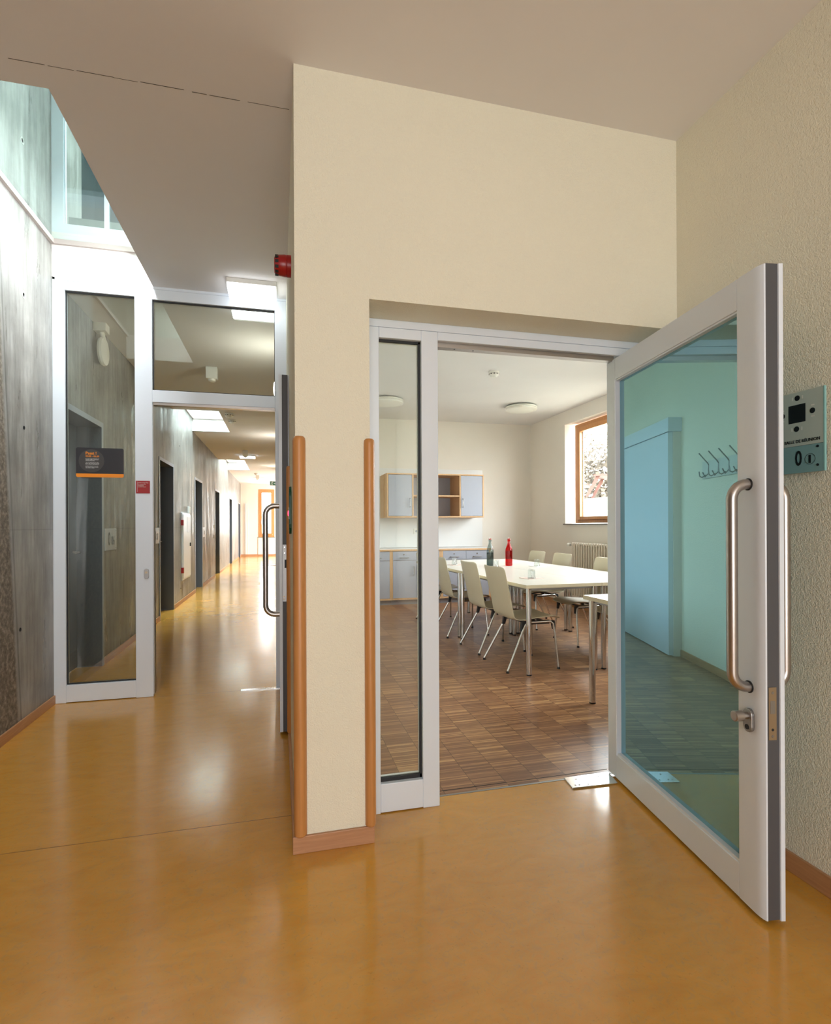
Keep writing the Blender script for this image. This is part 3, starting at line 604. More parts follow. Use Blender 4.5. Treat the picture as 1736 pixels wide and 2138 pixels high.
# ------------------------------------------------------------------ corridor ceiling things
def lightbar(x, y, sx, sy, lab, on=True):
    t = thing('ceiling_light', lab, 'ceiling light', (x, y, CZ), group='boxed fluorescent ceiling lights in the corridor')
    MB().box(-sx / 2, sx / 2, -sy / 2, sy / 2, -.035, 0).build('housing', M['white_plastic'], t, bevel=.003)
    MB().box(-sx / 2 + .003, sx / 2 - .003, -sy / 2 - .002, sy / 2 + .002, -.062, -.035).build('diffuser', M['lamp_on'], t, bevel=.004)
    return t
lightbar(-.185, 4.13, .345, .24, 'lit rectangular ceiling lamp right in front of the glazed screen')
lightbar(-.19, 4.56, .345, .15, 'lit rectangular ceiling lamp just behind the glazed screen')
lightbar(-.76, 14.0, .37, .3, 'small lit ceiling lamp deep in the corridor between the skylights')
lightbar(-.70, 20.3, .37, .3, 'farthest small ceiling lamp near the end of the corridor')
def exitbox(x, y, lab):
    t = thing('motion_sensor', lab, 'sensor', (x, y, CZ), group='box sensors on the corridor ceiling')
    MB().box(-.06, .06, -.05, .05, -.13, 0).build('body', M['white_plastic'], t, bevel=.006)
    MB().lathe([(.045, -.13), (.04, -.15), (.02, -.162), (.001, -.165)], (0, 0, 0), 'z', 20).build('lens', M['shade'], t, smooth=True)
exitbox(-.72, 6.35, 'white box sensor seen through the glass above the corridor door')
exitbox(-.76, 13.1, 'white box sensor just in front of the small deep corridor lamp')
exitbox(-.72, 19.4, 'white box sensor nearest the far end of the corridor ceiling')
def smoke(x, y, lab, s=1.0, group=None):
    t = thing('smoke_detector', lab, 'smoke detector', (x, y, CZ), group=group)
    MB().lathe([(.052 * s, 0), (.052 * s, -.012 * s), (.045 * s, -.016 * s)], (0, 0, 0), 'z', 28).build('base', M['white_plastic'], t, smooth=True)
    MB().lathe([(.050 * s, -.016 * s), (.050 * s, -.032 * s), (.034 * s, -.044 * s), (.028 * s, -.055 * s), (.001, -.058 * s)], (0, 0, 0), 'z', 28).build('body', M['white_plastic'], t, smooth=True)
    for k in range(10):
        c = MB(); a = k * 2 * math.pi / 10; c.box(-.008, .008, -.001, .001, -.030 * s, -.022 * s)
        bmesh.ops.transform(c.bm, matrix=Matrix.Translation((math.cos(a) * .0505 * s, math.sin(a) * .0505 * s, 0)) @ Matrix.Rotation(a + math.pi / 2, 4, 'Z'), verts=c.bm.verts[:])
        c.build('vent_slot', M['gasket'], t)
    return t
smoke(-.75, 8.85, 'white smoke detector beside the corridor skylight, nearer of two', 1.3)
smoke(-.75, 9.4, 'white smoke detector beside the corridor skylight, farther of two', 1.1)
smoke(-.74, 18.6, 'tiny white smoke detector far down the corridor ceiling', 1.1)
# exit sign
t = thing('exit_sign', 'dark green hanging exit sign with running figure and arrow', 'sign', (-.10, 17.0, 2.50))
MB().box(-.17, .17, 0, .03, 0, .125).build('panel', M['green_sign'], t, bevel=.002)
c = MB(); c.lathe([(.011, 0), (.011, -.002), (.001, -.002)], (-.098, 0, .101), 'y', 12)
for pth in ([(-.10, .088), (-.115, .055)], [(-.115, .055), (-.095, .035), (-.10, .012)], [(-.115, .055), (-.130, .035), (-.150, .03)], [(-.10, .085), (-.078, .07), (-.065, .08)], [(-.102, .085), (-.125, .085), (-.135, .068)]):
    c.tube([(p[0], -.003, p[1]) for p in pth], .0055, 6)
c.build('running_figure', M['print_white'], t)
MB().box(-.045, .06, -.002, 0, .055, .07).prism([(.06, .035), (.06, .09), (.10, .0625)], 'y', -.002, 0).build('arrow', M['print_white'], t)
MB().tube([(0, .015, .125), (0, .015, .52)], .006, 8).build('hanger', M['white_plastic'], t)
# far end: window, pipes, casing, mat
g = thing('window_end', None, None, kind='structure')
MB().box(-.84, -.76, YE - .02, YE + .06, .80, 2.80).box(-.28, -.20, YE - .02, YE + .06, .80, 2.80).box(-.76, -.28, YE - .02, YE + .06, .80, .89).box(-.76, -.28, YE - .02, YE + .06, 2.71, 2.80).build('frame', M['win_wood'], g, bevel=.004)
MB().box(-.76, -.70, YE - .03, YE + .04, .89, 2.71).box(-.34, -.28, YE - .03, YE + .04, .89, 2.71).box(-.70, -.34, YE - .03, YE + .04, .89, .95).box(-.70, -.34, YE - .03, YE + .04, 2.65, 2.71).build('sash', M['win_wood'], g, bevel=.004)
box('glass_pane', M['glass'], -.70, -.34, YE + .0, YE + .01, .95, 2.65, g)
MB().box(-.735, -.715, YE - .055, YE - .03, 1.35, 1.50).build('window_handle', M['white_plastic'], g)
MB().box(-.88, -.17, YE - .06, YE, .785, .80).build('window_sill', M['sill'], g)
tag(MB().tube([(-1.35, YE - .06, .1), (-1.35, YE - .06, 2.2)], .02, 8).tube([(-1.27, YE - .06, .1), (-1.27, YE - .06, 2.25)], .012, 8).build('heating_pipe', M['white_plastic']), 'pair of thin upright pipes in the far left corridor corner', 'pipe')
struct(MB().box(-.055, .06, 19.2, 19.32, 0, 2.15).build('trim_far_door_casing', M['win_wood']))
tag(MB().box(-.55, 0.9, 17.6, 18.3, 0, .008).build('floor_mat', M['dark_disc']), 'thin dark floor mat far down the corridor', 'mat')
g = thing('window_lobby', None, None, kind='structure')
c = MB()
for y in (18.9, 20.55, 22.22): c.box(2.3, 2.38, y, y + .08, .4, 2.6)
c.box(2.3, 2.38, 18.9, 22.3, .4, .48).box(2.3, 2.38, 18.9, 22.3, 2.52, 2.6); c.build('frame', M['win_wood'], g)
g = thing('window_frame_unseen', None, None, kind='structure')  # unseen frame set into the closed wall behind the added hall light
c = MB()
for x in (-1.4, -.1, 1.22): c.box(x, x + .08, -3.72, -3.66, .35, 2.65)
c.box(-1.4, 1.3, -3.72, -3.66, .35, .43).box(-1.4, 1.3, -3.72, -3.66, 2.57, 2.65); c.build('frame', M['white'], g)

# ------------------------------------------------------------------ signs and small things in the hall
t = thing('quiet_hours_sign', 'dark poster with orange stripe reading Pssst on the glass panel', 'sign', (-1.246, 4.325, 1.606))
W = .154
MB().prism(arc((W - .012, .199), .012, 0, 90) + arc((-W + .012, .199), .012, 90, 180) + arc((-W + .012, .012), .012, 180, 270) + arc((W - .012, .012), .012, 270, 360), 'y', -.036, -.032).build('panel', M['anthracite'], t)
MB().prism([(-W, .026), (W, .026)] + arc((W - .012, .012), .012, 0, -90)+ arc((-W + .012, .012), .012, 270, 180), 'y', -.0368, -.036).build('orange_stripe', M['orange'], t)
MB().lathe([(.082, -.0361), (.082, -.0367), (.001, -.0367)], (-.055, 0, .118), 'y', 40).build('grey_circle', M['dark_disc'], t)
text('heading', 'Pssst !', .028, M['orange'], (-.093, -.037, .163), 'y-', t, bold=.0006)
text('hours', '23:00 - 06:30', .0165, M['orange'], (-.093, -.037, .145), 'y-', t, bold=.0003)
text('small_print', 'Zur gegenseitigen Rücksicht gilt\nzwischen 23:00 und 06:30 Uhr\nunbedingt Nachtruhe.', .0068, M['print_white'], (-.093, -.037, .130), 'y-', t)
text('small_print', 'Out of consideration for other\nguests, the hostel must be quiet\nfrom 11:00 p.m. until 06:30 a.m.', .0068, M['print_white'], (-.093, -.037, .104), 'y-', t)
text('small_print', 'Veuillez respecter le sommeil\ndes autres et rester tranquille\nentre 23:00 et 06:30.', .0068, M['print_white'], (-.093, -.037, .078), 'y-', t)
t = thing('fire_door_sign', 'small square red sign on the white screen post', 'sign', (-.967, 4.30, 1.495))
MB().box(-.047, .047, -.004, 0, 0, .092).build('plate', M['red_sign'], t, bevel=.001)
MB().box(-.037, -.0358, -.0046, -.004, .010, .084).build('line', M['print_white'], t)
text('wording', 'porte coupe-feu', .0105, M['print_white'], (-.032, -.0046, .074), 'y-', t, bold=.0001)
text('wording', 'ne mettez pas\nd\'obstacle\nà la fermeture', .0092, M['pale_print'], (-.032, -.0046, .063), 'y-', t)

# meeting room sign on right wall
t = thing('room_sign', 'frosted glass room sign reading SALLE DE RÉUNION 0 1', 'sign', (1.785, 1.545, 1.428))
# local: face towards -x, right edge at y = -0.14
Y_R, Y_L = -.146, .142
MB().box(-.020, -.012, Y_R, Y_L, .095, .284).build('upper_pane', M['sign_glass'], t, bevel=.001)
MB().box(-.0205, -.012, Y_R - .004, Y_R, .0, .284).build('glass_edge', M['sign_edge'], t)
MB().box(-.020, -.012, Y_R, Y_L, .0, .0945).build('lower_pane', M['sign_teal'], t, bevel=.001)
MB().box(-.012, 0, Y_R + .01, Y_L - .01, .01, .09).build('standoff', M['gasket'], t)
ic = MB().box(-.0207, -.020, -.083, -.020, .177, .240).build('table_symbol', M['ink'], t)
for (y, z) in ((-.053, .263), (-.108, .209), (.004, .209), (-.050, .155)):
    MB().lathe([(.0095, -.0201), (.0095, -.0208), (.001, -.0208)], (0, y, z), 'x', 24).build('seat_symbol', M['ink'], t)
    for q in (-.021, .017):
        c = MB()
        if abs(z - .209) < .01: c.box(-.0204, -.020, y - .007, y + .005, z + q, z + q + .004)
        else: c.box(-.0204, -.020, y + q, y + q + .004, z - .006, z + .006)
        c.build('chair_mark', M['pale_print'], t)  # pale printed chair marks around the seat dots
text('wording', 'SALLE DE RÉUNION', .0148, M['ink'], (-.0207, -.135, .106), 'x-', t, bold=.0002, align='RIGHT')
text('digit', '0', .072, M['ink'], (-.0207, -.057, .027), 'x-', t, sx=.72, bold=.0012, align='CENTER')
text('digit', '1', .034, M['ink'], (-.0207, -.098, .033), 'x-', t, bold=.0022, align='CENTER')
tr = MB(); tr.tube([(-.0204, -.099 + .018 * math.cos(a * math.pi / 16), .045 + .018 * math.sin(a * math.pi / 16)) for a in range(33)], .0006, 6); tr.build('ring', M['ink'], t)
for z in (.022, .085): MB().lathe([(.0045, -.0201), (.0045, -.0215), (.001, -.0215)], (0, -.126, z), 'x', 16).build('pin', M['ink'], t)

# red alarm sounder
t = thing('alarm_sounder', 'round red alarm sounder high on the pillar side', 'alarm', (0.06, 2.65, 2.50))
MB().lathe([(.050, 0), (.050, -.018), (.047, -.020)], (0, 0, 0), 'x', 36).build('base', M['red'], t, smooth=True)
hs = MB().lathe([(.049, -.020), (.050, -.030), (.047, -.055), (.042, -.072), (.034, -.078), (.001, -.078)], (0, 0, 0), 'x', 36).build('horn_housing', M['red'], t, smooth=True)
for k in range(12):
    c = MB(); a = 2 * math.pi * k / 12
    c.box(-.074, -.058, -.0065, .0065, -.002, .002)
    bmesh.ops.transform(c.bm, matrix=Matrix.Translation((0, math.cos(a) * .0445, math.sin(a) * .0445)) @ Matrix.Rotation(a - math.pi / 2, 4, 'X'), verts=c.bm.verts[:])
    c.build('sound_slot', M['gasket'], hs)
# green door release on the pillar side
t = thing('door_release_plate', 'dark green emergency door release with red light beside wooden rail', 'push plate', (0.06, 2.78, 1.21))
MB().prism(arc((0, .19), .05, 0, 180) + arc((0, .05), .05, 180, 360), 'x', -.012, 0).build('back_plate', M['green_sign'], t, bevel=.002)
MB().box(-.0135, -.012, -.045, .045, .075, .135).build('grey_panel', M['steel_dull'], t)
MB().lathe([(.014, -.0135), (.013, -.018), (.001, -.019)], (0, 0, .105), 'x', 16).build('led', M['led'], t)

# beech corner posts
def post(x, y, r, lab):
    prof = [(.001, .066), (r * .8, .066), (r, .072), (r, 1.575), (r * .93, 1.587), (r * .7, 1.593), (.001, 1.595)]
    o = MB().lathe(prof, (0, 0, 0), 'z', 36).build('corner_guard', M['beech'], smooth=True); o.location = (x, y, 0)
    tag(o, lab, 'corner guard', 'beech corner guards on the pillar')
post(.0745, 2.098, .0245, 'thick round beech corner rail on the pillar edge facing the corridor')
post(.346, 2.100, .0215, 'round beech corner rail on the pillar edge beside the sidelight')
post(.057, 3.16, .018, 'thin slice of beech rail between grey door edge and nearest post')

# ------------------------------------------------------------------ meeting room: window, radiator
def room_window(y0, y1, nm):
    g = thing(nm, None, None, kind='structure'); x0, x1 = 4.45, 4.53; z0, z1 = 1.276, 2.79
    MB().box(x0, x1, y1 - .075, y1, z0, z1).box(x0, x1, y0, y0 + .075, z0, z1).box(x0, x1, y0 + .075, y1 - .075, z0, z0 + .05).box(x0, x1, y0 + .075, y1 - .075, z1 - .06, z1).build('frame', M['win_wood'], g, bevel=.004)
    MB().box(x0 - .02, x1 - .02, y1 - .16, y1 - .075, z0 + .05, z1 - .06).box(x0 - .02, x1 - .02, y0 + .075, y0 + .15, z0 + .05, z1 - .06).box(x0 - .02, x1 - .02, y0 + .15, y1 - .16, z0 + .05, z0 + .1).box(x0 - .02, x1 - .02, y0 + .15, y1 - .16, z1 - .125, z1 - .06).build('sash', M['win_wood'], g, bevel=.004)
    MB().box(x0 + .035, x0 + .045, y1 - .172, y1 - .16, z0 + .1, z1 - .12).build('spacer_bar', M['grey_front'], g)
    box('glass_pane', M['glass'], x0 + .02, x0 + .03, y0 + .15, y1 - .16, z0 + .1, z1 - .12, g)
    MB().box(4.30, 4.45, y0 - .02, y1 + .11, 1.252, 1.268).build('window_sill', M['sill'], g)
room_window(5.85, 7.44, 'window_1'); room_window(3.15, 4.70, 'window_2')
t = thing('radiator', 'cream column radiator under the wooden window', 'radiator', (4.20, 7.10, .22))
n = 20
for k in range(n):
    y = -.03 - k * .062
    MB().tube([(-.02, y, .0), (-.02, y, .76)], .0125, 8).tube([(.04, y, .0), (.04, y, .76)], .0125, 8).tube([(-.028, y, .752), (.045, y, .752)], .02, 8).tube([(-.028, y, .018), (.045, y, .018)], .02, 8).build('column', M['radiator'], t, smooth=True)
for z in (.735, .03): MB().tube([(.01, 0, z), (.01, -n * .062, z)], .018, 10).build('header_pipe', M['radiator'], t, smooth=True)
MB().tube([(.01, .02, .735), (.01, .08, .735)], .012, 10).tube([(.01, .05, .735), (.11, .05, .735)], .009, 10).build('valve', M['chrome'], t, smooth=True)
MB().lathe([(.018, .08), (.024, .09), (.024, .14), (.018, .148), (.001, .149)], (.01, 0, .735), 'y', 20).build('thermostat_knob', M['white_plastic'], t, smooth=True)
for y in (-.2, -1.05): MB().box(.06, .128, y, y + .03, .05, .72).build('wall_bracket', M['white_plastic'], t)

# ------------------------------------------------------------------ meeting room: kitchen units
FY = 8.25; BY = 8.70
def bar_handle(parent, p0, p1, out, m=None):
    p0, p1 = Vector(p0), Vector(p1); o = Vector((0, -out, 0)); d = (p1 - p0).normalized() * .006
    return MB().tube([p0, p0 + o * .75, p0 + o + d, p1 + o - d, p1 + o * .75, p1], .0062, 10).build('handle', M['steel_dull'], parent, smooth=True)
def base_unit(x0, x1, cols, lab, stile_l=.03, stile_r=.03):
    t = thing('base_cabinet', lab, 'cabinet', (x0, FY, 0), group='grey and beech base cabinets'); w_ = x1 - x0
    MB().box(0, stile_l, 0, .45, .077, .845).box(w_ - stile_r, w_, 0, .45, .077, .845).box(stile_l, w_ - stile_r, 0, .45, .077, .105).box(stile_l, w_ - stile_r, .43, .45, .105, .845).box(stile_l, w_ - stile_r, .02, .43, .69, .70).build('carcass', M['cab_wood'], t)
    box('plinth', M['kick'], 0, w_, .045, .40, 0, .077, t)
    cw = (w_ - stile_l - stile_r) / cols
    for k in range(cols):
        a, b_ = stile_l + k * cw + .002, stile_l + (k + 1) * cw - .002
        d = box('drawer', M['grey_front'], a, b_, -.002, .018, .702, .842, t, bevel=.001)
        m_ = (a + b_) / 2; bar_handle(d, (m_ - .075, -.002, .742), (m_ + .06, -.002, .742), .03)
        MB().lathe([(.011, -.002), (.010, -.008), (.001, -.008)], (m_ - .01, 0, .792), 'y', 14).build('drawer_lock', M['chrome'], d, smooth=True)
        d = box('door', M['grey_front'], a, b_, -.002, .018, .107, .698, t, bevel=.001)
        hx_ = b_ - .04 if k % 2 == 0 else a + .04
        bar_handle(d, (hx_, -.002, .60), (hx_, -.002, .47), .03)
    return t
base_unit(.86, 1.709, 2, 'grey fronted base cabinet leftmost, cut by the white door frame')
base_unit(1.711, 2.522, 2, 'grey fronted base cabinet seen through the sidelight glass', .017, .03)
base_unit(2.524, 3.372, 2, 'grey fronted base cabinet at right end behind the table and chairs', .03, .03)
t = thing('worktop', 'white worktop with beech edge over the grey base cabinets', 'worktop', (.86, FY - .015, .847))
MB().box(0, 2.53, 0, .015, 0, .028).build('beech_edge', M['cab_wood'], t); MB().box(0, 2.53, .015, .465, 0, .034).build('surface', M['splash'], t)
sp = tag(MB().box(.86, 3.41, 8.703, 8.712, .885, 2.20).build('splashback', M['splash'], bevel=.002), 'large white backing board on wall behind the hanging cabinet', 'wall panel')
t = thing('socket_outlet', 'white double socket above worktop beside the frame post', 'socket', (2.225, 8.703, 1.13))
MB().box(-.045, .045, -.012, 0, -.02, .07).build('cover', M['white_plastic'], t, bevel=.002)
MB().lathe([(.02, -.0125), (.018, -.0122), (.001, -.0122)], (0, 0, .025), 'y', 20).build('socket_well', M['grey_front'], t)
# wall cabinet
WY = 8.20
t = thing('wall_cabinet', 'hanging beech cabinet with two grey doors and open shelves', 'cabinet', (1.628, WY, 1.377))
Wd, Ht, Dp, k = 1.612, .698, .50, .022
MB().box(0, k, 0, Dp, 0, Ht).box(.407, .429, 0, Dp, k, Ht - k).box(1.193, 1.215, 0, Dp, k, Ht - k).box(Wd - k, Wd, 0, Dp, 0, Ht).box(k, Wd - k, 0, Dp, 0, k).box(k, Wd - k, 0, Dp, Ht - k, Ht).build('carcass', M['cab_wood'], t, bevel=.001)
MB().box(.429, 1.193, .01, Dp - .02, .335, .357).build('shelf', M['cab_wood'], t)
MB().box(k, Wd - k, Dp - .012, Dp - .002, k, Ht - k).build('back_panel', M['grey_front'], t)
MB().box(-.012, 0, .2, Dp, .0, Ht - .01).build('end_panel', M['cab_wood'], t)
for a, b_, hx_ in ((k + .004, .403, .37), (1.219, Wd - k - .004, 1.25)):
    d = box('door', M['grey_front'], a, b_, .002, .02, k + .004, Ht - k - .004, t, bevel=.001)
    bar_handle(d, (hx_, .002, .30), (hx_, .002, .17), .03)

# ceiling lamps and detector in room
def round_lamp(x, y, lab):
    t = thing('round_ceiling_lamp', lab, 'ceiling light', (x, y, CZ), group='round white ceiling lamps in the meeting room')
    MB().lathe([(.15, 0), (.15, -.02)], (0, 0, 0), 'z', 40).build('base', M['white_plastic'], t, smooth=True)
    MB().lathe([(.225, -.02), (.232, -.028), (.225, -.04), (.232, -.052), (.228, -.07), (.20, -.082), (.18, -.082)], (0, 0, 0), 'z', 48).build('ring', M['shade'], t, smooth=True)
    MB().lathe([(.185, -.08), (.15, -.092), (.08, -.10), (.001, -.102)], (0, 0, 0), 'z', 40).build('diffuser', M['shade'], t, smooth=True)
round_lamp(1.46, 7.33, 'unlit round white ceiling lamp seen through the sidelight glass')
round_lamp(3.48, 7.30, 'unlit round white ceiling lamp above the meeting table')
smoke(2.41, 5.77, 'white smoke detector on the meeting room ceiling', 1.15)

# left side wall of the room: sliding door and coat rail (seen mirrored in the door glass)
g = thing('door_sliding', 'white sliding door with boxed top rail on the room side wall', None, kind='structure')
MB().box(.245, .29, 4.80, 6.05, .008, 2.125).build('door_leaf', M['white'], g, bevel=.002)
MB().box(.17, .30, 4.77, 6.3, 2.13, 2.262).build('rail_box', M['white'], g, bevel=.003)
MB().box(.17, .245, 4.79, 4.86, .0, 2.13).build('guide_post', M['white_wall'], g)
t = thing('coat_rack', 'pale wall board of coat hooks mirrored in the teal glass', 'coat rack', (.17, 4.36, 1.64))
MB().box(0, .018, -.95, 0, 0, .15).build('board', M['pale_print'], t, bevel=.002)
for k in range(6):
    y = -.06 - k * .155
    MB().tube([(.018, y, .03), (.05, y, .01), (.07, y, .02), (.075, y, .06)], .005, 8).tube([(.018, y - .05, .11), (.03, y - .05, .13), (.10, y - .05, .21)], .005, 8).tube([(.018, y - .05, .11), (.022, y - .05, .04), (.05, y - .05, .01), (.07, y - .05, .05)], .005, 8).build('coat_hook', M['steel_dull'], t, smooth=True)

# ------------------------------------------------------------------ tables
TZ = .755
def make_table(name, sx, sy, label, loc, rz, group):
    t = thing(name, label, 'table', loc, rz, group)
    MB().box(.001, sx - .001, .001, sy - .001, TZ - .0005, TZ).build('tabletop', M['table'], t)
    MB().box(.001, sx - .001, .001, sy - .001, TZ - .028, TZ - .0006).build('table_edge', M['table_edge'], t, bevel=.001)
    MB().box(.07, sx - .07, .05, .08, TZ - .05, TZ - .028).box(.07, sx - .07, sy - .08, sy - .05, TZ - .05, TZ - .028).box(.05, .08, .07, sy - .07, TZ - .05, TZ - .028).box(sx - .08, sx - .05, .07, sy - .07, TZ - .05, TZ - .028).build('underframe', M['steel_dull'], t)
    for x in (.045, sx - .045):
        for y in (.045, sy - .045):
            l = MB().tube([(x, y, .012), (x, y, TZ - .028)], .0225, 24).build('leg', M['chrome'], t, smooth=True)
            MB().lathe([(.019, 0), (.022, .002), (.022, .012)], (x, y, 0), 'z', 20).build('foot', M['black'], l, smooth=True)
    return t
tr_ = R(1.9); O = Vector((1.962, 4.035, 0)); ex = Vector((math.cos(tr_), math.sin(tr_), 0)); ey = Vector((-math.sin(tr_), math.cos(tr_), 0))
T1 = make_table('meeting_table', .72, 1.61, 'white meeting table nearest the doorway with glass on its corner', O, tr_, 'white tables pushed together')
dup(T1, O + ex * .72, tr_, 'white meeting table on the window side, cut by the door edge')
dup(T1, O + ey * 1.61, tr_, 'white meeting table behind on the left, bearing both bottles')
dup(T1, O + ex * .72 + ey * 1.61, tr_, 'white meeting table far back on the window side')
make_table('side_table', 1.4, .72, 'separate white table corner right beside the open glass door', (2.075, 2.655, 0), 0, None)

# ------------------------------------------------------------------ chairs
def chair_shell():
    prof = [(-.285, .890), (-.278, .870), (-.262, .80), (-.243, .72), (-.222, .64), (-.200, .56), (-.182, .50), (-.168, .462), (-.150, .438), (-.120, .425), (-.08, .424), (-.02, .430), (.06, .438), (.14, .445), (.20, .448), (.245, .444), (.280, .432), (.295, .420)]
    bm_ = bmesh.new(); rows = []; n = 13; cnt = len(prof)
    for i, (x, z) in enumerate(prof):
        w_ = .215
        if i == 0: w_ = .203
        if i in (1,): w_ = .213
        if i == cnt - 1: w_ = .185
        if i == cnt - 2: w_ = .205
        if 4 <= i <= 9: w_ = .210
        row = []
        for k in range(n):
            s = -1 + 2 * k / (n - 1)
            dx_ = .028 * s * s if i < 8 else 0.0          # back curls forward at the sides
            dz_ = .010 * abs(s) ** 3 if i >= 8 else 0.0
            if i < 8: dx_ *= min(1, (8 - i) / 4)
            if i <= 1: dz_ = .006 * s * s - (.012 if abs(s) == 1 and i == 0 else 0)
            row.append(bm_.verts.new((x + dx_, s * w_, z + dz_)))
        rows.append(row)
    for a, b_ in zip(rows, rows[1:]):
        for k in range(n - 1): bm_.faces.new((a[k], a[k + 1], b_[k + 1], b_[k]))
    bmesh.ops.recalc_face_normals(bm_, faces=bm_.faces[:])
    return bm_
def make_chair(label, loc, rz, group):
    t = thing('conference_chair', label, 'chair', loc, rz, group)
    m = MB(); m.bm.free(); m.bm = chair_shell()
    o = m.build('seat_shell', M['shell'], t, smooth=True)
    so = o.modifiers.new('solid', 'SOLIDIFY'); so.thickness = .011; so.offset = 0
    sb = o.modifiers.new('sub', 'SUBSURF'); sb.levels = 1; sb.render_levels = 1
    for s in (-1, 1):
        ft = MB().tube([(.205, s * .185, .400), (.222, s * .190, .385), (.228, s * .197, .34), (.242, s * .245, .016)], .0098, 12).build('leg', M['chrome'], t, smooth=True)
        MB().lathe([(.013, 0), (.0135, .004), (.011, .018)], (.2425, s * .2455, 0), 'z', 14).build('foot', M['black'], ft, smooth=True)
        rt = MB().tube([(-.030, s * .185, .402), (-.050, s * .190, .385), (-.070, s * .196, .345), (-.242, s * .245, .016)], .0098, 12).build('leg', M['chrome'], t, smooth=True)
        MB().lathe([(.013, 0), (.0135, .004), (.011, .018)], (-.2425, s * .2455, 0), 'z', 14).build('foot', M['black'], rt, smooth=True)
        MB().tube([(-.035, s * .185, .405), (.205, s * .185, .405)], .0095, 12).build('side_rail', M['chrome'], t, smooth=True)
        MB().box(-.06, .195, s * .172 - .009, s * .172 + .009, .385, .418).build('rail_cover', M['black'], t, bevel=.003)
        for xx in (-.058, .223):
            MB().prism([(xx - .020, .412), (xx + .016, .412), (xx + (.020 if xx > 0 else -.006), .335), (xx - (.000 if xx > 0 else .034), .335)], 'y', s * .180 - .013, s * .180 + .012).build('leg_socket', M['black'], t, bevel=.003)
    MB().box(.15, .165, -.17, .17, .395, .41).box(-.04, -.025, -.17, .17, .395, .41).build('cross_bar', M['black'], t)
    return t
G1 = 'cream shell chairs on the doorway side of the table'; G2 = 'cream shell chairs on the window side of the table'
CH = make_chair('cream shell chair nearest the doorway, back towards the viewer', (2.098, 4.445, 0), R(2), G1)
dup(CH, (2.095, 5.105, 0), R(2), 'cream shell chair second from the doorway, left of the nearest', G1)
dup(CH, (2.045, 5.93, 0), R(1), 'cream shell chair third from the doorway, half behind white frame', G1)
dup(CH, (2.03, 6.72, 0), R(2), 'cream shell chair farthest on the near side, tip seen through the sidelight', G1)
dup(CH, (3.20, 6.74, 0), R(182), 'pale shell chair left of the three on the window side', G2)
dup(CH, (3.20, 6.07, 0), R(181), 'pale shell chair middle of three on the window side', G2)
dup(CH, (3.19, 5.13, 0), R(180), 'pale shell chair in front of the radiator, seat pulled under table', G2)
dup(CH, (3.22, 4.42, 0), R(180), 'pale shell chair mostly hidden behind the teal glass door edge', G2)

# ------------------------------------------------------------------ bottles, tumblers, papers
def bottle(x, y, glass_m, water_m, lab, fill):
    t = thing('swing_top_bottle', lab, 'bottle', (x, y, TZ), group='swing-top water bottles')
    prof = [(.030, .0), (.041, .004), (.043, .012), (.043, .185), (.040, .205), (.030, .232), (.019, .262), (.0155, .280), (.0155, .305), (.018, .308), (.018, .318), (.012, .320)]
    bd = MB().lathe(prof, (0, 0, 0), 'z', 32).build('glass_body', glass_m, t, smooth=True)
    MB().lathe([(.028, .006), (.038, .010), (.0385, .016), (.0385, fill), (.001, fill)], (0, 0, 0), 'z', 28).build('water', water_m, bd, smooth=True)
    MB().lathe([(.014, .320), (.017, .322), (.017, .332), (.010, .336), (.001, .337)], (0, 0, 0), 'z', 20).build('stopper', mat('red_rubber_stopper', (.45, .10, .08), .4), t, smooth=True)
    c = MB()
    for s in (-1, 1): c.tube([(0, s * .004, .333), (s * .012, s * .01, .338), (s * .024, .004, .325), (s * .026, 0, .305), (s * .020, 0, .290), (s * .016, 0, .288)], .0013, 6)
    c.tube([(.0175 * math.cos(a * .3927), .0175 * math.sin(a * .3927), .29) for a in range(17)], .0013, 6)
    c.build('wire_clasp', M['chrome'], t, smooth=True)
    return t
bottle(2.475, 6.07, M['bottle_clear'], M['water'], 'grey glass swing-top bottle of water on the white table', .165)
bottle(2.712, 6.05, M['bottle_red'], M['water_red'], 'bright red glass swing-top bottle on the white table', .185)
def tumbler(x, y, z0, lab, first=[None]):
    if first[0] is None:
        t = thing('upturned_tumbler', lab, 'glass', (x, y, z0), group='upturned tumblers on the meeting table')
        MB().lathe([(.0385, 0), (.037, .004), (.0315, .045), (.030, .078), (.028, .084), (.001, .084), ], (0, 0, 0), 'z', 24).build('outer_wall', M['tumbler'], t, smooth=True)
        c = MB()
        for k in range(10):
            a = k * 2 * math.pi / 10; c.tube([(.0335 * math.cos(a), .0335 * math.sin(a), .040), (.0312 * math.cos(a), .0312 * math.sin(a), .078)], .0016, 6)
        c.build('facet_rib', M['tumbler'], t, smooth=True)
        MB().lathe([(.0345, .001), (.0335, .004), (.0275, .050), (.026, .070), (.001, .070)], (0, 0, 0), 'z', 24).build('inner_wall', M['tumbler'], t, smooth=True)
        MB().tube([(.038 * math.cos(a * .2618), .038 * math.sin(a * .2618), .0015) for a in range(25)], .0014, 6).build('rim', M['tumbler'], t, smooth=True)
        first[0] = t; return t
    return dup(first[0], (x, y, z0), random.uniform(0, 1), lab)
def flyer(x, y, s, rz, lab, m='paper'):
    c = MB().box(-s / 2, s / 2, -s / 2, s / 2, 0, .003); o = c.build('folded_napkin', M[m]); o.location = (x, y, TZ); o.rotation_euler = (0, 0, rz)
    tag(o, lab, 'napkin', 'folded napkins under the glasses')
flyer(2.27, 4.56, .165, R(8), 'pinkish napkin under the nearest upturned glass')
flyer(3.00, 5.85, .16, R(10), 'pale napkin under the glass right of the red bottle', 'print_white')
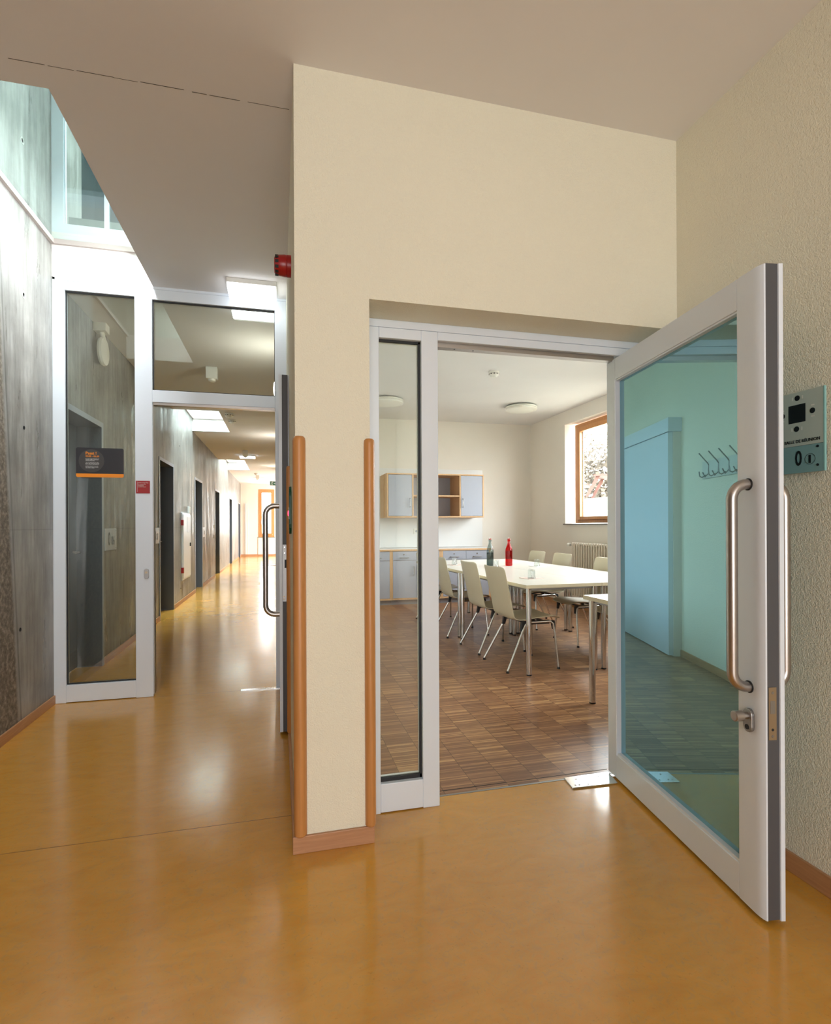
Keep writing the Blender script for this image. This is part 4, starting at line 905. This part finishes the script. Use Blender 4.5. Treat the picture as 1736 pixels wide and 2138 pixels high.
flyer(2.13, 6.37, .15, R(12), 'pinkish napkin under the glass behind the second chair back')
flyer(3.02, 6.62, .15, R(5), 'pale napkin behind the red bottle without a glass', 'print_white')
tumbler(2.265, 4.545, TZ + .003, 'upturned glass tumbler nearest the doorway on a pinkish napkin')
tumbler(2.995, 5.87, TZ + .003, 'upturned glass tumbler right of the red bottle')
tumbler(2.125, 6.38, TZ + .003, 'upturned glass tumbler left of the bottles, behind second chair')
tumbler(2.49, 5.93, TZ, 'upturned glass tumbler peeping over the nearest chair back')

# ------------------------------------------------------------------ outside the room window
struct(MB().prism([(4.65, .15), (40, .15), (40, 2.9), (12, 2.3), (7.3, 1.85), (5.2, .25), (4.65, .25)], 'y', -6, 45).build('ground_outside', M['ground']))
t = thing('picnic_table', 'reddish wooden picnic table outside the meeting room window', 'table', (11.7, 17.4, 2.27), R(50))
MB().box(-.9, .9, -.35, .35, .72, .77).build('tabletop', M['bench_red'], t)
for s in (-1, 1):
    MB().box(-.9, .9, s * .72 - .13, s * .72 + .13, .42, .46).build('bench_seat', M['bench_red'], t)
    MB().prism([(-.65, 0), (-.55, 0), (-.15, .72), (-.28, .72)], 'x', s * .7 - .03, s * .7 + .03).prism([(.65, 0), (.55, 0), (.15, .72), (.28, .72)], 'x', s * .7 - .03, s * .7 + .03).build('trestle', M['bench_red'], t)
random.seed(11); c = MB()
for k in range(6500):
    x, y, z = 16 + random.gauss(0, .5), random.uniform(19, 29), 2.3 + abs(random.gauss(1.6, 1.3)); s = random.uniform(.07, .2)
    a = Vector((random.uniform(-1, 1), random.uniform(-1, 1), random.uniform(-1, 1))).normalized(); b_ = a.orthogonal().normalized()
    p = Vector((x, y, z)); vs = [c.bm.verts.new(p + a * s), c.bm.verts.new(p + b_ * s * .6), c.bm.verts.new(p - a * s), c.bm.verts.new(p - b_ * s * .6)]; c.bm.faces.new(vs)
tag(c.build('hedge_foliage', M['hedge']), 'sunlit shrub foliage beyond the wooden room window', 'foliage', kind='stuff')
